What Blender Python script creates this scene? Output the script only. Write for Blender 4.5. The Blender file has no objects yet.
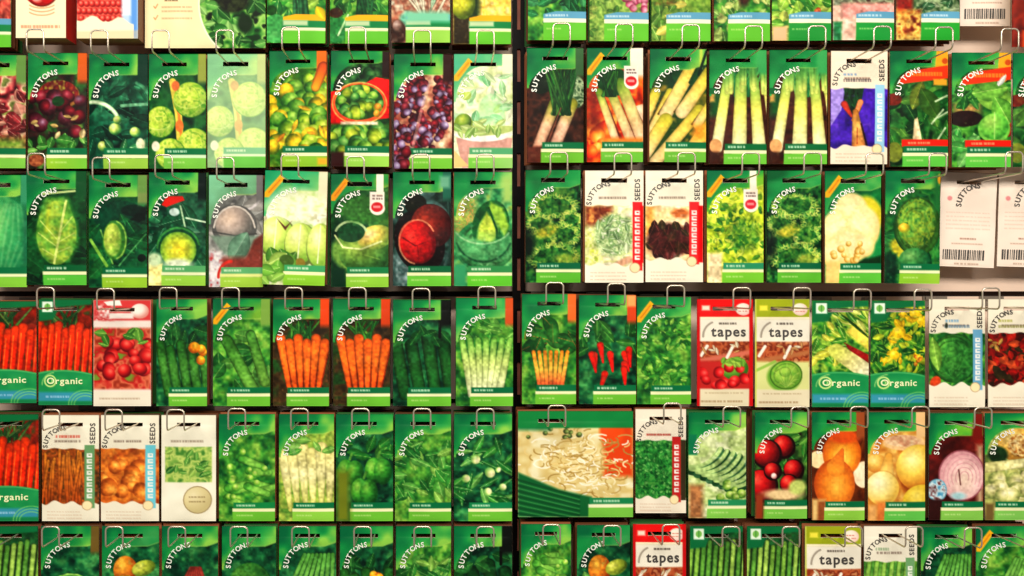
import bpy, math, random
import numpy as np
from mathutils import Vector, Matrix

# ------------------------------------------------------------------ scale
S = 0.0015            # metres per picture pixel at the packet plane
D = 1.6               # camera distance from the packet plane (y = 0)
VX, VY, ZC = 440.0, 288.0, 1.40
WALL_Y = 0.095

def PX(px, y=0.0): return (px - VX) * S * (D + y) / D
def PZ(py, y=0.0): return ZC - (py - VY) * S * (D + y) / D

col = bpy.context.scene.collection

# ------------------------------------------------------------------ materials
def new_mat(name):
    m = bpy.data.materials.new(name); m.use_nodes = True
    return m, m.node_tree, m.node_tree.nodes['Principled BSDF']

def lin(c):
    return tuple(((v / 255) / 12.92 if v / 255 <= .04045 else ((v / 255 + .055) / 1.055) ** 2.4) for v in c) + (1,)

def mat_print():
    m, t, b = new_mat('printed_foil_paper')
    a = t.nodes.new('ShaderNodeAttribute'); a.attribute_name = 'Col'
    t.links.new(a.outputs['Color'], b.inputs['Base Color'])
    tc = t.nodes.new('ShaderNodeTexCoord')
    n = t.nodes.new('ShaderNodeTexNoise'); n.inputs['Scale'].default_value = 45; n.inputs['Detail'].default_value = 3
    t.links.new(tc.outputs['Object'], n.inputs['Vector'])
    bp = t.nodes.new('ShaderNodeBump'); bp.inputs['Strength'].default_value = .12; bp.inputs['Distance'].default_value = .004
    t.links.new(n.outputs['Fac'], bp.inputs['Height']); t.links.new(bp.outputs['Normal'], b.inputs['Normal'])
    b.inputs['Roughness'].default_value = .5
    b.inputs['Specular IOR Level'].default_value = .08
    return m

def mat_plain(name, c, rough=.5, metal=0.0, var=.08, scale=30):
    m, t, b = new_mat(name)
    tc = t.nodes.new('ShaderNodeTexCoord')
    n = t.nodes.new('ShaderNodeTexNoise'); n.inputs['Scale'].default_value = scale; n.inputs['Detail'].default_value = 4
    t.links.new(tc.outputs['Object'], n.inputs['Vector'])
    r = t.nodes.new('ShaderNodeValToRGB')
    l = lin(c)
    r.color_ramp.elements[0].position = .3; r.color_ramp.elements[1].position = .7
    r.color_ramp.elements[0].color = tuple(v * (1 - var) for v in l[:3]) + (1,)
    r.color_ramp.elements[1].color = tuple(min(1, v * (1 + var)) for v in l[:3]) + (1,)
    t.links.new(n.outputs['Fac'], r.inputs['Fac']); t.links.new(r.outputs['Color'], b.inputs['Base Color'])
    b.inputs['Roughness'].default_value = rough; b.inputs['Metallic'].default_value = metal
    return m

M_PRINT = mat_print()
M_WALL = mat_plain('beige_enamel_panel', (226, 198, 178), .55, 0, .05, 8)
M_GROOVE = mat_plain('dark_groove', (40, 26, 20), .8)
M_BLACK = mat_plain('black_powder_coat', (16, 12, 11), .45)
M_BLACK.node_tree.nodes['Principled BSDF'].inputs['Specular IOR Level'].default_value = .08
M_SLOT_LIT = mat_plain('lit_slot_brown', (176, 96, 72), .6, 0, .25, 40)  # bright brown painted in for the lit background seen through the post slots
M_WIRE = mat_plain('zinc_wire', (222, 206, 188), .3, .75, .06, 60)
M_PLATE = mat_plain('zinc_plate', (150, 138, 126), .4, .8)
M_WHITE_INK = mat_plain('white_ink', (248, 250, 238), .5, 0, .02)
M_GREY_INK = mat_plain('dark_grey_ink', (66, 60, 56), .5, 0, .03)
M_CREAM_INK = mat_plain('cream_ink', (236, 246, 190), .5, 0, .03)
M_PINK_INK = mat_plain('rose_ink', (188, 130, 122), .5, 0, .03)

# ------------------------------------------------------------------ painter for the printed fronts
def vnoise(X, Y, scale, seed):
    rng = np.random.RandomState(seed & 0x7fffffff)
    L = rng.rand(64, 64)
    x = X / scale + rng.rand() * 20; y = Y / scale + rng.rand() * 20
    xi = np.floor(x).astype(int); yi = np.floor(y).astype(int)
    fx = x - xi; fy = y - yi
    fx = fx * fx * (3 - 2 * fx); fy = fy * fy * (3 - 2 * fy)
    a = L[yi % 64, xi % 64]; b = L[yi % 64, (xi + 1) % 64]
    c = L[(yi + 1) % 64, xi % 64]; d = L[(yi + 1) % 64, (xi + 1) % 64]
    return (a * (1 - fx) + b * fx) * (1 - fy) + (c * (1 - fx) + d * fx) * fy

def C(*c): return np.array(c, float)

class Art:
    """Printed picture of one pack, in a nominal frame W x H; sampled on the vertices of its front sheet."""
    def __init__(s, W, H, nx, ny, base, seed):
        s.W, s.H = W, H
        s.X, s.Y = np.meshgrid(np.linspace(0, W, nx + 1), np.linspace(0, H, ny + 1))
        s.im = np.zeros(s.X.shape + (3,)); s.im[:] = base
        s.seed = seed; s.rng = random.Random(seed)
    def sd(s):
        s.seed += 1
        return s.seed * 7919
    def put(s, m, c):
        m = np.clip(m, 0, 1)[..., None]
        s.im = s.im * (1 - m) + np.asarray(c, float) * m
    # masks
    def ell(s, cx, cy, rx, ry, rot=0, soft=1.0):
        a = math.radians(rot); dx = s.X - cx; dy = s.Y - cy
        u = (dx * math.cos(a) + dy * math.sin(a)) / rx; v = (-dx * math.sin(a) + dy * math.cos(a)) / ry
        d = (np.sqrt(u * u + v * v) - 1) * min(rx, ry)
        return np.clip(.5 - d / soft, 0, 1)
    def rect(s, x0, y0, x1, y1, soft=.8):
        d = np.maximum(np.maximum(x0 - s.X, s.X - x1), np.maximum(y0 - s.Y, s.Y - y1))
        return np.clip(.5 - d / soft, 0, 1)
    def seg(s, x0, y0, x1, y1):
        dx, dy = x1 - x0, y1 - y0; L2 = dx * dx + dy * dy + 1e-9
        t = np.clip(((s.X - x0) * dx + (s.Y - y0) * dy) / L2, 0, 1)
        return t, np.hypot(s.X - x0 - t * dx, s.Y - y0 - t * dy)
    def line(s, pts, w, c, soft=.9, al=1.0):
        m = np.zeros(s.X.shape)
        for (a, b) in zip(pts[:-1], pts[1:]):
            t, d = s.seg(*a, *b); m = np.maximum(m, np.clip(.5 - (d - w / 2) / soft, 0, 1))
        s.put(m * al, c)
    def arcpts(s, cx, cy, rx, ry, a0, a1, n=10):
        return [(cx + rx * math.cos(math.radians(a0 + (a1 - a0) * i / n)), cy + ry * math.sin(math.radians(a0 + (a1 - a0) * i / n))) for i in range(n + 1)]
    # shapes
    def R(s, x0, y0, x1, y1, c, soft=.8): s.put(s.rect(x0, y0, x1, y1, soft), c)
    def E(s, cx, cy, rx, ry, c, rot=0, soft=1.0): s.put(s.ell(cx, cy, rx, ry, rot, soft), c)
    def P(s, pts, c, soft=.9):
        inside = np.zeros(s.X.shape, bool); dist = np.full(s.X.shape, 1e9); n = len(pts)
        for i in range(n):
            (x0, y0), (x1, y1) = pts[i], pts[(i + 1) % n]
            _, d = s.seg(x0, y0, x1, y1); dist = np.minimum(dist, d)
            cond = ((y0 > s.Y) != (y1 > s.Y)) & (s.X < (x1 - x0) * (s.Y - y0) / ((y1 - y0) or 1e-9) + x0)
            inside ^= cond
        s.put(np.clip(.5 + np.where(inside, dist, -dist) / soft, 0, 1), c)
    def ball(s, cx, cy, rx, ry, hi, mid, lo, rot=0, lx=-.3, ly=-.35, soft=1.0, al=1.0):
        a = math.radians(rot); dx = s.X - cx; dy = s.Y - cy
        u = (dx * math.cos(a) + dy * math.sin(a)) / rx; v = (-dx * math.sin(a) + dy * math.cos(a)) / ry
        t = np.clip(np.hypot(u - lx, v - ly) / 1.25, 0, 1)[..., None]
        c = np.where(t < .5, C(*hi) + (C(*mid) - C(*hi)) * t * 2, C(*mid) + (C(*lo) - C(*mid)) * (t * 2 - 1))
        s.put(s.ell(cx, cy, rx, ry, rot, soft) * al, c)
    def balls(s, n, box, size, pal, fn=None, asp=1.0):
        pts = [(s.rng.uniform(box[0], box[2]), s.rng.uniform(box[1], box[3])) for _ in range(n)]
        pts.sort(key=lambda p: p[1] + s.rng.uniform(-6, 6))
        for x, y in pts:
            if fn and not fn(x, y): continue
            r = s.rng.uniform(*size); hi, mid, lo = s.rng.choice(pal)
            s.ball(x, y, r, r * s.rng.uniform(.85, 1.15) * asp, hi, mid, lo, s.rng.uniform(0, 180))
    def stalk(s, x0, y0, x1, y1, w0, w1, c0, c1, edge=.55, mid=None, soft=.9):
        t, d = s.seg(x0, y0, x1, y1); w = w0 + (w1 - w0) * t
        q = np.clip(d / (w / 2), 0, 1)[..., None]; tt = t[..., None]
        if mid is None: c = C(*c0) * (1 - tt) + C(*c1) * tt
        else: c = np.where(tt < .4, C(*c0) * (1 - tt / .4) + C(*mid) * tt / .4, C(*mid) * (1 - (tt - .4) / .6) + C(*c1) * (tt - .4) / .6)
        c = c * (1 - (1 - edge) * q ** 3)
        s.put(np.clip(.5 - (d - w / 2) / soft, 0, 1), c)
    def leaf(s, cx, cy, l, w, ang, c, vein=None, edge=.75):
        a = math.radians(ang); dx = s.X - cx; dy = s.Y - cy
        u = (dx * math.cos(a) + dy * math.sin(a)) / l + .5; v = (-dx * math.sin(a) + dy * math.cos(a))
        hw = w / 2 * np.sin(np.pi * np.clip(u, 0.001, .999)) ** .75
        d = np.abs(v) - hw; d = np.where((u < 0) | (u > 1), 9, d)
        sh = (1 - (1 - edge) * np.clip(np.abs(v) / (hw + .01), 0, 1) ** 2)[..., None]
        side = np.where(v > 0, 1.0, .86)[..., None]
        m = np.clip(.5 - d / 1.0, 0, 1)
        s.put(m, C(*c) * sh * side)
        if vein is not None: s.put(m * np.clip(.6 - np.abs(v) / .9, 0, .8), vein)
    def leaves(s, n, box, ln, wr, pal, vein=None, ang=(0, 360), fn=None):
        for _ in range(n):
            x = s.rng.uniform(box[0], box[2]); y = s.rng.uniform(box[1], box[3])
            if fn and not fn(x, y): continue
            l = s.rng.uniform(*ln)
            s.leaf(x, y, l, l * s.rng.uniform(*wr), s.rng.uniform(*ang), s.rng.choice(pal), vein)
    def mot(s, m, pal, scale, al=1.0, con=1.6):
        n = .6 * vnoise(s.X, s.Y, scale, s.sd()) + .4 * vnoise(s.X, s.Y, scale * .45, s.sd())
        n = np.clip((n - .5) * con + .5, 0, .999) * (len(pal) - 1)
        i = np.floor(n).astype(int); f = (n - i)[..., None]; p = np.array(pal, float)
        c = p[i] * (1 - f) + p[np.minimum(i + 1, len(pal) - 1)] * f
        s.put(m * al, c)
    def all(s): return np.ones(s.X.shape)
    def shade(s, amp=.12, scale=9):
        n = vnoise(s.X, s.Y, scale, s.sd()) - .5
        s.im = s.im * (1 + amp * 2 * n[..., None])
    def bleach(s, k, c=(214, 240, 190)):
        s.im = s.im * (1 - k) + C(*c) * k
    def dashes(s, x0, y, x1, c, h=1.2, al=.8, gap=.25):
        x = x0
        while x < x1 - 1:
            w = s.rng.uniform(1.2, 3.2)
            s.put(s.rect(x, y - h / 2, min(x + w, x1), y + h / 2, .7) * al, c)
            x += w + (s.rng.uniform(.8, 1.6) if s.rng.random() < gap else .5)
    def tex(s, k=1.0):
        # halftone-like break-up of the photograph on the pack
        X, Y = s.X, s.Y
        n = .5 * vnoise(X, Y, 2.3, s.sd()) + .3 * vnoise(X, Y, 4.5, s.sd()) + .35 * vnoise(X, Y, 9, s.sd()) - .575
        s.im = s.im * (1 + .62 * k * n[..., None])
        h = np.clip((vnoise(X, Y, 3.2, s.sd()) - .72) * 5, 0, 1) * np.clip((vnoise(X, Y, 10, s.sd()) - .35) * 3, 0, 1)
        s.put(h * .22 * k, np.minimum(255, s.im.mean((0, 1)) * 1.5 + 60))
    # recurring print
    def head(s, tail=None, dark=(0, 112, 72), mid=(14, 150, 80), light=(136, 204, 84), ex=9, low=46, top=21, hx=46, rim=(190, 226, 110), tk=1.0):
        """green title area over the picture, its lower edge an arc rising from the left edge"""
        s.tex(tk); X, Y = s.X, s.Y
        k = np.clip((30 - X) / 28, 0, 1)
        edge = top + (low - top) * (1 - np.sqrt(np.clip(1 - k * k, 0, 1)))
        edge = np.where(X > hx, top - (X - hx) * .35, edge)
        m = np.clip(.5 + (edge - Y) / 1.2, 0, 1)
        if tail is not None: m = m * np.clip(.5 + (s.W - ex - X) / 1.0, 0, 1)
        g = np.clip((X / s.W) * .85 + (Y / 24) * .5 - .12 + .55 * (vnoise(X, Y, 10, s.sd()) - .5), 0, 1)[..., None]
        c = np.where(g < .5, C(*dark) + (C(*mid) - C(*dark)) * g * 2, C(*mid) + (C(*light) - C(*mid)) * (g * 2 - 1))
        if tail is not None:
            mt = np.clip(.5 + (X - s.W + ex) / 1.0, 0, 1) * np.clip(.5 + (top + 8 - Y) / 6, 0, 1)
            s.put(mt, tail)
        s.put(m, c)
        s.put(np.clip(1 - np.abs(Y - edge) / 1.0, 0, 1) * .45 * (X > 24) * ((X < s.W - ex) if tail is not None else 1), rim)
    def band(s, x0=15, y=94, teal=(6, 120, 76), cream=(240, 240, 190), lime=(124, 200, 80), lime2=None, red=None, ink=(220, 240, 210)):
        X, Y = s.X, s.Y
        if red is not None:
            s.R(x0 - 2, y - 6.5, s.W + 1, y + .5, red); s.dashes(x0 + 4, y - 3, x0 + 26, (255, 170, 130), 2.2)
        s.R(x0, y, s.W + 1, y + 7, teal)
        g = np.clip((X - x0) / (s.W - x0), 0, 1)[..., None]
        s.put(s.rect(x0 - 1, y + 6.6, s.W + 1, y + 9.8), cream)
        l2 = lime if lime2 is None else lime2
        s.put(s.rect(x0 - 1, y + 9.8, s.W + 1, s.H + 1), C(*lime) * (1 - g) + C(*l2) * g)
        s.dashes(x0 + 3, y + 3.2, x0 + 22, ink, 2.2, .75)
        s.dashes(x0 + 3, y + 14, x0 + 20, (210, 240, 170), 1.6, .5)
    def flash(s, c=(244, 176, 40)):
        s.P([(0, 22), (14, 4), (18, 8), (4, 27), (0, 27)], c); s.line([(4, 22), (14, 9)], 1.6, (190, 110, 20), 1.0, .6)
    def badge(s, cx=45, cy=30, c=(200, 40, 50)):
        s.R(cx - 7.5, cy - 12, cx + 7, cy + 6, (250, 238, 224)); s.E(cx, cy + 5, 7.3, 6.5, (250, 238, 224))
        s.R(cx - 1, 0, cx + 6, cy - 8, (250, 236, 214))
        s.dashes(cx - 5, cy - 8, cx + 5, (90, 60, 60), 1.6, .8); s.dashes(cx - 5, cy - 5, cx + 5, (90, 60, 60), 1.6, .8)
        s.E(cx - .3, cy + 3.5, 5.8, 5, c); s.R(cx - 4, cy + 2, cx + 3, cy + 4.4, (240, 150, 150), .8)
    def cabbage(s, cx, cy, rx, ry, pal, vein, n=6, rot=0, heart=None):
        hi, mid, lo = pal
        s.ball(cx, cy, rx, ry, mid, lo, tuple(v * .55 for v in lo), rot)
        for i in range(n):
            f = 1 - i / (n + .5); a = s.rng.uniform(0, 360)
            ox = rx * .32 * (1 - f) * math.cos(math.radians(a)) + rx * .12 * math.cos(a); oy = ry * .32 * (1 - f) * math.sin(math.radians(a))
            k = i / n
            cc = C(*mid) * (1 - k) + C(*hi) * k
            s.put(s.ell(cx + ox, cy + oy, rx * f * .97 + .6, ry * f * .97 + .6, rot), cc * .62)
            s.ball(cx + ox, cy + oy, rx * f * .92, ry * f * .92, tuple(np.minimum(255, cc * 1.12)), tuple(cc), tuple(cc * .72), rot)
        for i in range(9):
            a = math.radians(-160 + i * 36 + s.rng.uniform(-8, 8))
            s.line([(cx + rx * .1 * math.cos(a), cy + ry * .75 + ry * .1 * math.sin(a)), (cx + rx * .55 * math.cos(a), cy + ry * .1 + ry * .6 * math.sin(a)), (cx + rx * .8 * math.cos(a), cy + ry * .8 * math.sin(a))], .7, vein, 1.0, .45)
        if heart: s.ball(cx, cy, rx * .45, ry * .5, *heart)
# ------------------------------------------------------------------ pictures
GRN = [(20, 90, 45), (50, 130, 50), (90, 165, 60), (140, 195, 80)]
DKG = [(6, 45, 32), (12, 80, 52), (30, 112, 66), (70, 150, 84)]
SPROUT = [((190, 225, 110), (110, 170, 60), (30, 80, 25)), ((215, 225, 90), (150, 175, 50), (50, 85, 20)), ((150, 200, 110), (70, 140, 60), (20, 70, 30))]
YSPROUT = [((222, 232, 110), (150, 190, 52), (40, 95, 20)), ((250, 220, 70), (205, 170, 40), (80, 100, 20)), ((170, 215, 100), (95, 160, 50), (25, 85, 25))]
PURP = [((190, 90, 100), (118, 34, 52), (50, 10, 22)), ((196, 186, 208), (140, 118, 150), (70, 34, 56)), ((170, 50, 60), (110, 24, 40), (50, 8, 20))]

def red_lettuce_pale(a):
    a.mot(a.all(), [(60, 15, 20), (130, 36, 46), (190, 100, 96), (226, 190, 160), (120, 130, 70)], 9, con=2)
    a.leaves(26, (24, 40, 57, 92), (9, 16), (.5, .8), [(140, 34, 44), (170, 60, 66), (210, 150, 130), (110, 24, 34)], (220, 190, 170))
    a.R(0, 84, 57, 96, (120, 150, 60), 10); a.head(tail=(110, 150, 80)); a.band(8)
def red_beet_leaves(a):
    a.mot(a.all(), [(20, 40, 22), (60, 30, 30), (40, 90, 40), (120, 150, 70)], 9)
    a.leaves(18, (0, 84, 57, 104), (10, 16), (.5, .7), [(70, 150, 60), (120, 190, 90), (40, 110, 50)], (180, 220, 140))
    a.E(30, 42, 20, 14, (170, 120, 60)); a.mot(a.ell(30, 40, 19, 13), [(150, 60, 40), (100, 20, 30), (170, 170, 70)], 5)
    a.balls(17, (4, 42, 55, 80), (6, 9), [((190, 100, 110), (124, 22, 44), (46, 6, 16)), ((170, 140, 160), (110, 40, 60), (50, 10, 20)), ((160, 50, 60), (104, 16, 34), (40, 4, 12))])
    a.leaves(9, (4, 50, 55, 84), (7, 10), (.4, .6), [(220, 200, 150), (200, 170, 110), (60, 120, 50)])
    a.E(30, 48, 6, 5, (24, 70, 34)); a.head(tail=(206, 104, 40)); a.band(19, lime=(150, 200, 60), lime2=(120, 205, 70))
    a.E(8, 106, 8, 6, (150, 90, 60)); a.mot(a.ell(8, 106, 7, 5), [(190, 120, 80), (120, 60, 40)], 3)
def dark_squash_leaves(a):
    a.mot(a.all(), [(4, 40, 34), (10, 74, 54), (24, 104, 74), (60, 140, 100)], 11)
    a.leaves(22, (0, 34, 57, 96), (18, 28), (.4, .6), [(14, 84, 60), (24, 104, 72), (8, 60, 46), (46, 124, 88)], (90, 160, 120))
    a.line(a.arcpts(4, 72, 26, 24, -95, -10), 4, (170, 206, 160)); a.line(a.arcpts(4, 72, 26, 24, -95, -10), 1.6, (220, 236, 200))
    a.line([(32, 52), (57, 50)], 3, (110, 170, 130)); a.line(a.arcpts(40, 46, 18, 18, -70, 10), 3, (80, 150, 110))
    for x, y, r in ((26, 75, 6), (45, 78, 5), (14, 92, 5), (28, 66, 4)):
        a.ball(x, y, r, r, (250, 250, 190), (190, 214, 110), (50, 120, 60))
    a.leaves(8, (0, 90, 57, 100), (10, 16), (.4, .6), [(90, 170, 110), (50, 130, 80)], (200, 230, 180))
    a.E(50, 90, 4, 6, (230, 230, 190)); a.head(tail=(10, 66, 50), ex=10); a.band(15, lime=(150, 200, 80))
def big_sprouts(a):
    a.mot(a.all(), [(10, 46, 30), (16, 76, 44), (40, 110, 56), (30, 90, 40)], 12)
    a.line([(24, 28), (30, 60), (32, 90)], 7, (220, 200, 90)); a.line([(27, 30), (33, 84)], 3, (214, 130, 60))
    for x, y, r in ((42, 46, 17), (12, 68, 15), (46, 92, 17), (22, 100, 15)):
        a.ball(x, y, r, r * 1.05, (228, 240, 120), (160, 204, 66), (52, 120, 34))
        a.mot(a.ell(x, y, r * .95, r) * .55, [(120, 180, 50), (200, 226, 90), (236, 236, 130), (90, 160, 46)], 4)
        a.line(a.arcpts(x, y, r * .5, r * .8, -100, 80), .8, (90, 150, 40), al=.5); a.line(a.arcpts(x - 2, y, r * .85, r * .5, 20, 190), .8, (226, 240, 150), al=.6)
    a.E(27, 32, 4, 5, (214, 120, 70)); a.E(31, 72, 4, 6, (222, 120, 60)); a.E(7, 92, 4, 5, (232, 224, 200))
    a.head(tk=.5, tail=(150, 160, 80), ex=8); a.band(16, lime=(120, 200, 80), cream=(200, 230, 190))
def big_sprouts_faded(a):
    big_sprouts(a); a.bleach(.58, (228, 248, 200)); a.R(16, 103, 58, 115, (110, 200, 90))
def heaped_sprouts(a):
    a.mot(a.all(), [(30, 80, 20), (60, 120, 30), (110, 140, 30)], 8)
    a.balls(75, (-2, 24, 58, 100), (6, 9), YSPROUT)
    a.leaves(5, (2, 50, 55, 95), (8, 14), (.3, .4), [(244, 200, 60), (250, 170, 50)])
    a.head(tail=(230, 120, 40), ex=10, low=36, top=17); a.band(13, lime=(150, 200, 60), lime2=(130, 190, 60))
    a.stalk(46, 36, 54, 16, 9, 11, (246, 170, 50), (214, 96, 40)); a.R(48, 106, 57, 112, (246, 170, 60), 4)
def sprouts_in_red_bowl(a):
    a.mot(a.all(), [(14, 50, 24), (30, 90, 40)], 7)
    a.balls(26, (12, 16, 44, 34), (5, 7), [((90, 150, 80), (40, 100, 50), (10, 40, 20))])
    a.P([(0, 40), (20, 40), (44, 26), (57, 28), (57, 66), (0, 74)], (222, 24, 24)); a.R(0, 72, 57, 100, (60, 110, 40), 3)
    a.balls(44, (-1, 76, 58, 100), (6, 8), SPROUT); a.E(28, 52, 27, 21, (250, 190, 110)); a.E(28, 52, 26, 20, (244, 90, 50)); a.E(28, 51, 23.5, 17.5, (44, 80, 30))
    e = a.im.copy(); a.balls(46, (6, 36, 50, 66), (4.6, 6.4), SPROUT); m = a.ell(28, 51, 23.5, 17.5)[..., None]; a.im = e * (1 - m) + a.im * m
    a.balls(3, (42, 54, 48, 62), (3, 4), [((255, 220, 100), (240, 160, 60), (140, 120, 30))]); a.R(10, 70, 46, 73, (240, 220, 190), 2)
    a.head(low=40, top=12, light=(150, 200, 70)); a.R(50, 0, 58, 26, (50, 24, 18)); a.band(14, lime=(150, 214, 90), cream=(236, 240, 200))
    a.R(0, 100, 13, 115, (60, 20, 20), 3)
def purple_sprouts(a):
    a.im[:] = (224, 196, 160); a.mot(a.all(), [(236, 214, 180), (200, 150, 120), (150, 70, 60)], 9)
    f = lambda x, y: not (26 < x - (60 - y) * .25 < 33 and y < 62) and not (x > 34 + (104 - y) * .5 and y > 55)
    a.balls(330, (-2, 24, 59, 114), (2.6, 4.6), PURP, f); a.line([(36, 26), (26, 60), (18, 96)], 3, (226, 190, 170), al=.5)
    a.head(tail=(60, 22, 20), ex=9); a.band(16, lime=(120, 204, 70)); a.balls(12, (0, 98, 14, 114), (3, 5), PURP)
def pale_kale_in_pot(a):
    a.mot(a.all(), [(170, 190, 120), (226, 236, 180), (244, 244, 210), (120, 200, 140)], 10)
    for i in range(40):
        x, y = a.rng.uniform(2, 56), a.rng.uniform(22, 84)
        a.leaf(x, y, a.rng.uniform(10, 18), a.rng.uniform(5, 9), a.rng.uniform(0, 360), a.rng.choice([(150, 216, 150), (200, 232, 170), (240, 244, 210), (110, 196, 130), (180, 210, 90)]), (236, 246, 220), .85)
    a.mot(a.ell(36, 66, 14, 26) * .6, [(120, 206, 140), (170, 226, 160)], 6); a.E(9, 70, 9, 10, (120, 150, 40)); a.ball(10, 68, 7, 8, (210, 226, 90), (130, 170, 50), (50, 80, 30))
    a.P([(2, 84), (57, 84), (54, 114), (8, 114)], (206, 150, 140)); a.shade(.08); a.P(a.arcpts(28.5, 76, 32, 12, 0, 180), (250, 244, 236)); a.R(-1, 74, 58, 78, (200, 210, 150), 6)
    a.P(a.arcpts(28.5, 72, 32, 10, 0, 180), (170, 190, 110)); a.leaves(14, (2, 66, 55, 80), (10, 14), (.4, .6), [(190, 220, 130), (140, 190, 90)], (240, 245, 200))
    a.head(tk=.5, tail=(240, 234, 200), ex=10, dark=(60, 170, 130), mid=(70, 180, 120), light=(120, 210, 140), low=48, top=12); a.flash(); a.bleach(.12, (250, 250, 220))
    a.band(15, teal=(90, 170, 120), lime=(120, 206, 80), lime2=(150, 210, 120)); a.P([(0, 96), (14, 112), (0, 114)], (246, 200, 140))
def _greens_fan(a, cx, y0, y1, n, pal, w):
    for i in range(n):
        x0 = cx + a.rng.uniform(-w, w) * .55; a.stalk(x0, y1, cx + a.rng.uniform(-w, w), y0, 3.4, 1.6, a.rng.choice(pal), a.rng.choice(pal))
def pink_leeks(a):
    a.mot(a.all(), [(30, 18, 12), (60, 34, 24), (90, 50, 36), (40, 26, 20)], 9); a.E(14, 34, 12, 12, (20, 40, 24)); a.mot(a.ell(50, 44, 9, 16), [(60, 90, 60), (170, 190, 150), (30, 60, 36)], 4)
    _greens_fan(a, 34, 20, 62, 26, [(20, 86, 40), (40, 120, 50), (80, 140, 60), (14, 60, 34)], 18)
    a.stalk(28, 56, 7, 108, 12, 10, (150, 160, 60), (224, 164, 140), .6, (244, 196, 160)); a.stalk(45, 56, 24, 108, 12, 11, (160, 160, 60), (230, 172, 150), .6, (246, 200, 168))
    _greens_fan(a, 34, 22, 66, 22, [(24, 96, 44), (50, 130, 54), (90, 150, 64), (16, 66, 36)], 18)
    a.R(0, 98, 16, 115, (100, 50, 36), 3); a.line([(34, 60), (17, 104)], 1, (140, 90, 70)); a.head(tk=.6, tail=(70, 110, 70), ex=8, low=40); a.band(15, lime=(110, 190, 60))
def leeks_on_carrots(a):
    a.mot(a.all(), [(150, 40, 20), (210, 70, 26), (236, 130, 50), (180, 50, 30)], 9)
    a.balls(26, (0, 62, 57, 112), (5, 9), [((255, 170, 80), (240, 96, 30), (190, 40, 20)), ((250, 200, 120), (236, 150, 60), (190, 80, 30))])
    a.R(0, 40, 14, 80, (130, 40, 24), 12); a.E(26, 34, 16, 15, (14, 74, 34)); a.shade(.1)
    a.P([(44, 60), (57, 56), (57, 96), (48, 96)], (246, 214, 180))
    for x0, y0, x1, y1, w in ((12, 44, 28, 90, 8), (22, 40, 44, 92, 10), (34, 36, 56, 90, 13)):
        a.line([(x0 + 5, y0 + 6), (x1 + w * .62, y1)], 2.4, (110, 44, 24)); a.stalk(x0, y0, x1, y1, w * .9, w, (110, 150, 50), (244, 196, 160), .72, (240, 214, 140))
    _greens_fan(a, 22, 24, 48, 14, [(20, 90, 40), (60, 130, 50), (14, 66, 34)], 12)
    a.R(16, 90, 57, 96, (236, 140, 60), 4); a.head(tk=.6, tail=(250, 236, 214), ex=9, low=40); a.flash(); a.badge(); a.band(15, lime=(110, 196, 70))
def diagonal_leeks(a):
    a.mot(a.all(), [(60, 90, 30), (40, 70, 30), (150, 130, 50)], 8); a.R(18, 14, 57, 44, (16, 60, 34), 6); a.E(36, 26, 14, 12, (20, 80, 40))
    for x0, y0, x1, y1, w in ((6, 44, -6, 74, 10), (20, 44, 0, 86, 8), (50, 4, 16, 66, 13), (60, 24, 32, 64, 13), (66, 70, 30, 116, 13), (50, 62, 6, 114, 12), (16, 72, -4, 104, 14), (62, 54, 48, 76, 9), (70, 84, 46, 120, 12)):
        a.line([(x0 - 6, y0 + 4), (x1 - w * .5 - 1, y1)], 2.2, (90, 70, 26)); a.stalk(x0, y0, x1, y1, w, w, (200, 190, 70), (246, 216, 160), .7, (250, 214, 110))
    a.line([(57, 0), (40, 34)], 3, (20, 70, 34)); a.R(44, 76, 57, 92, (246, 160, 60), 8); a.head(tk=.5, low=40, hx=40); a.R(50, 0, 53, 20, (190, 210, 90), 2); a.line([(57, 2), (49, 26)], 3, (10, 50, 30)); a.band(16, lime=(110, 190, 70))
def upright_leeks(a):
    a.mot(a.all(), [(50, 24, 14), (90, 46, 28), (60, 30, 20)], 10); a.R(0, 40, 12, 66, (20, 90, 40), 8); a.R(0, 44, 5, 52, (200, 160, 90), 3)
    _greens_fan(a, 36, 12, 46, 22, [(40, 150, 80), (90, 180, 90), (20, 120, 70), (150, 200, 100)], 20)
    for x0, y0, x1, y1, w0, w1 in ((18, 26, 7, 98, 9, 11), (31, 28, 29, 104, 11, 15), (44, 30, 50, 104, 9, 14), (55, 26, 62, 70, 7, 8)):
        a.stalk(x0, y0, x1, y1, w0, w1, (120, 190, 80), (250, 246, 206), .74, (244, 236, 120))
    for cx in (19, 32, 44, 55):
        for i in range(9): x = cx + a.rng.uniform(-5, 5); a.stalk(cx + (x - cx) * .5, a.rng.uniform(34, 44), x, 6, 3.6, 3, (214, 226, 120), a.rng.choice([(20, 120, 70), (60, 160, 84), (10, 100, 60)]), .8, (110, 180, 84), 1.6)
    a.E(6, 96, 6, 7, (214, 160, 110)); a.R(0, 102, 10, 115, (70, 34, 22), 3); a.head(tk=.5, low=46, top=18, dark=(0, 116, 66), light=(70, 180, 90)); a.R(0, 38, 7, 44, (10, 110, 60))
    a.R(47, 0, 58, 24, (60, 170, 96), 4); a.band(15, teal=(4, 116, 66), lime=(110, 200, 70))
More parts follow.
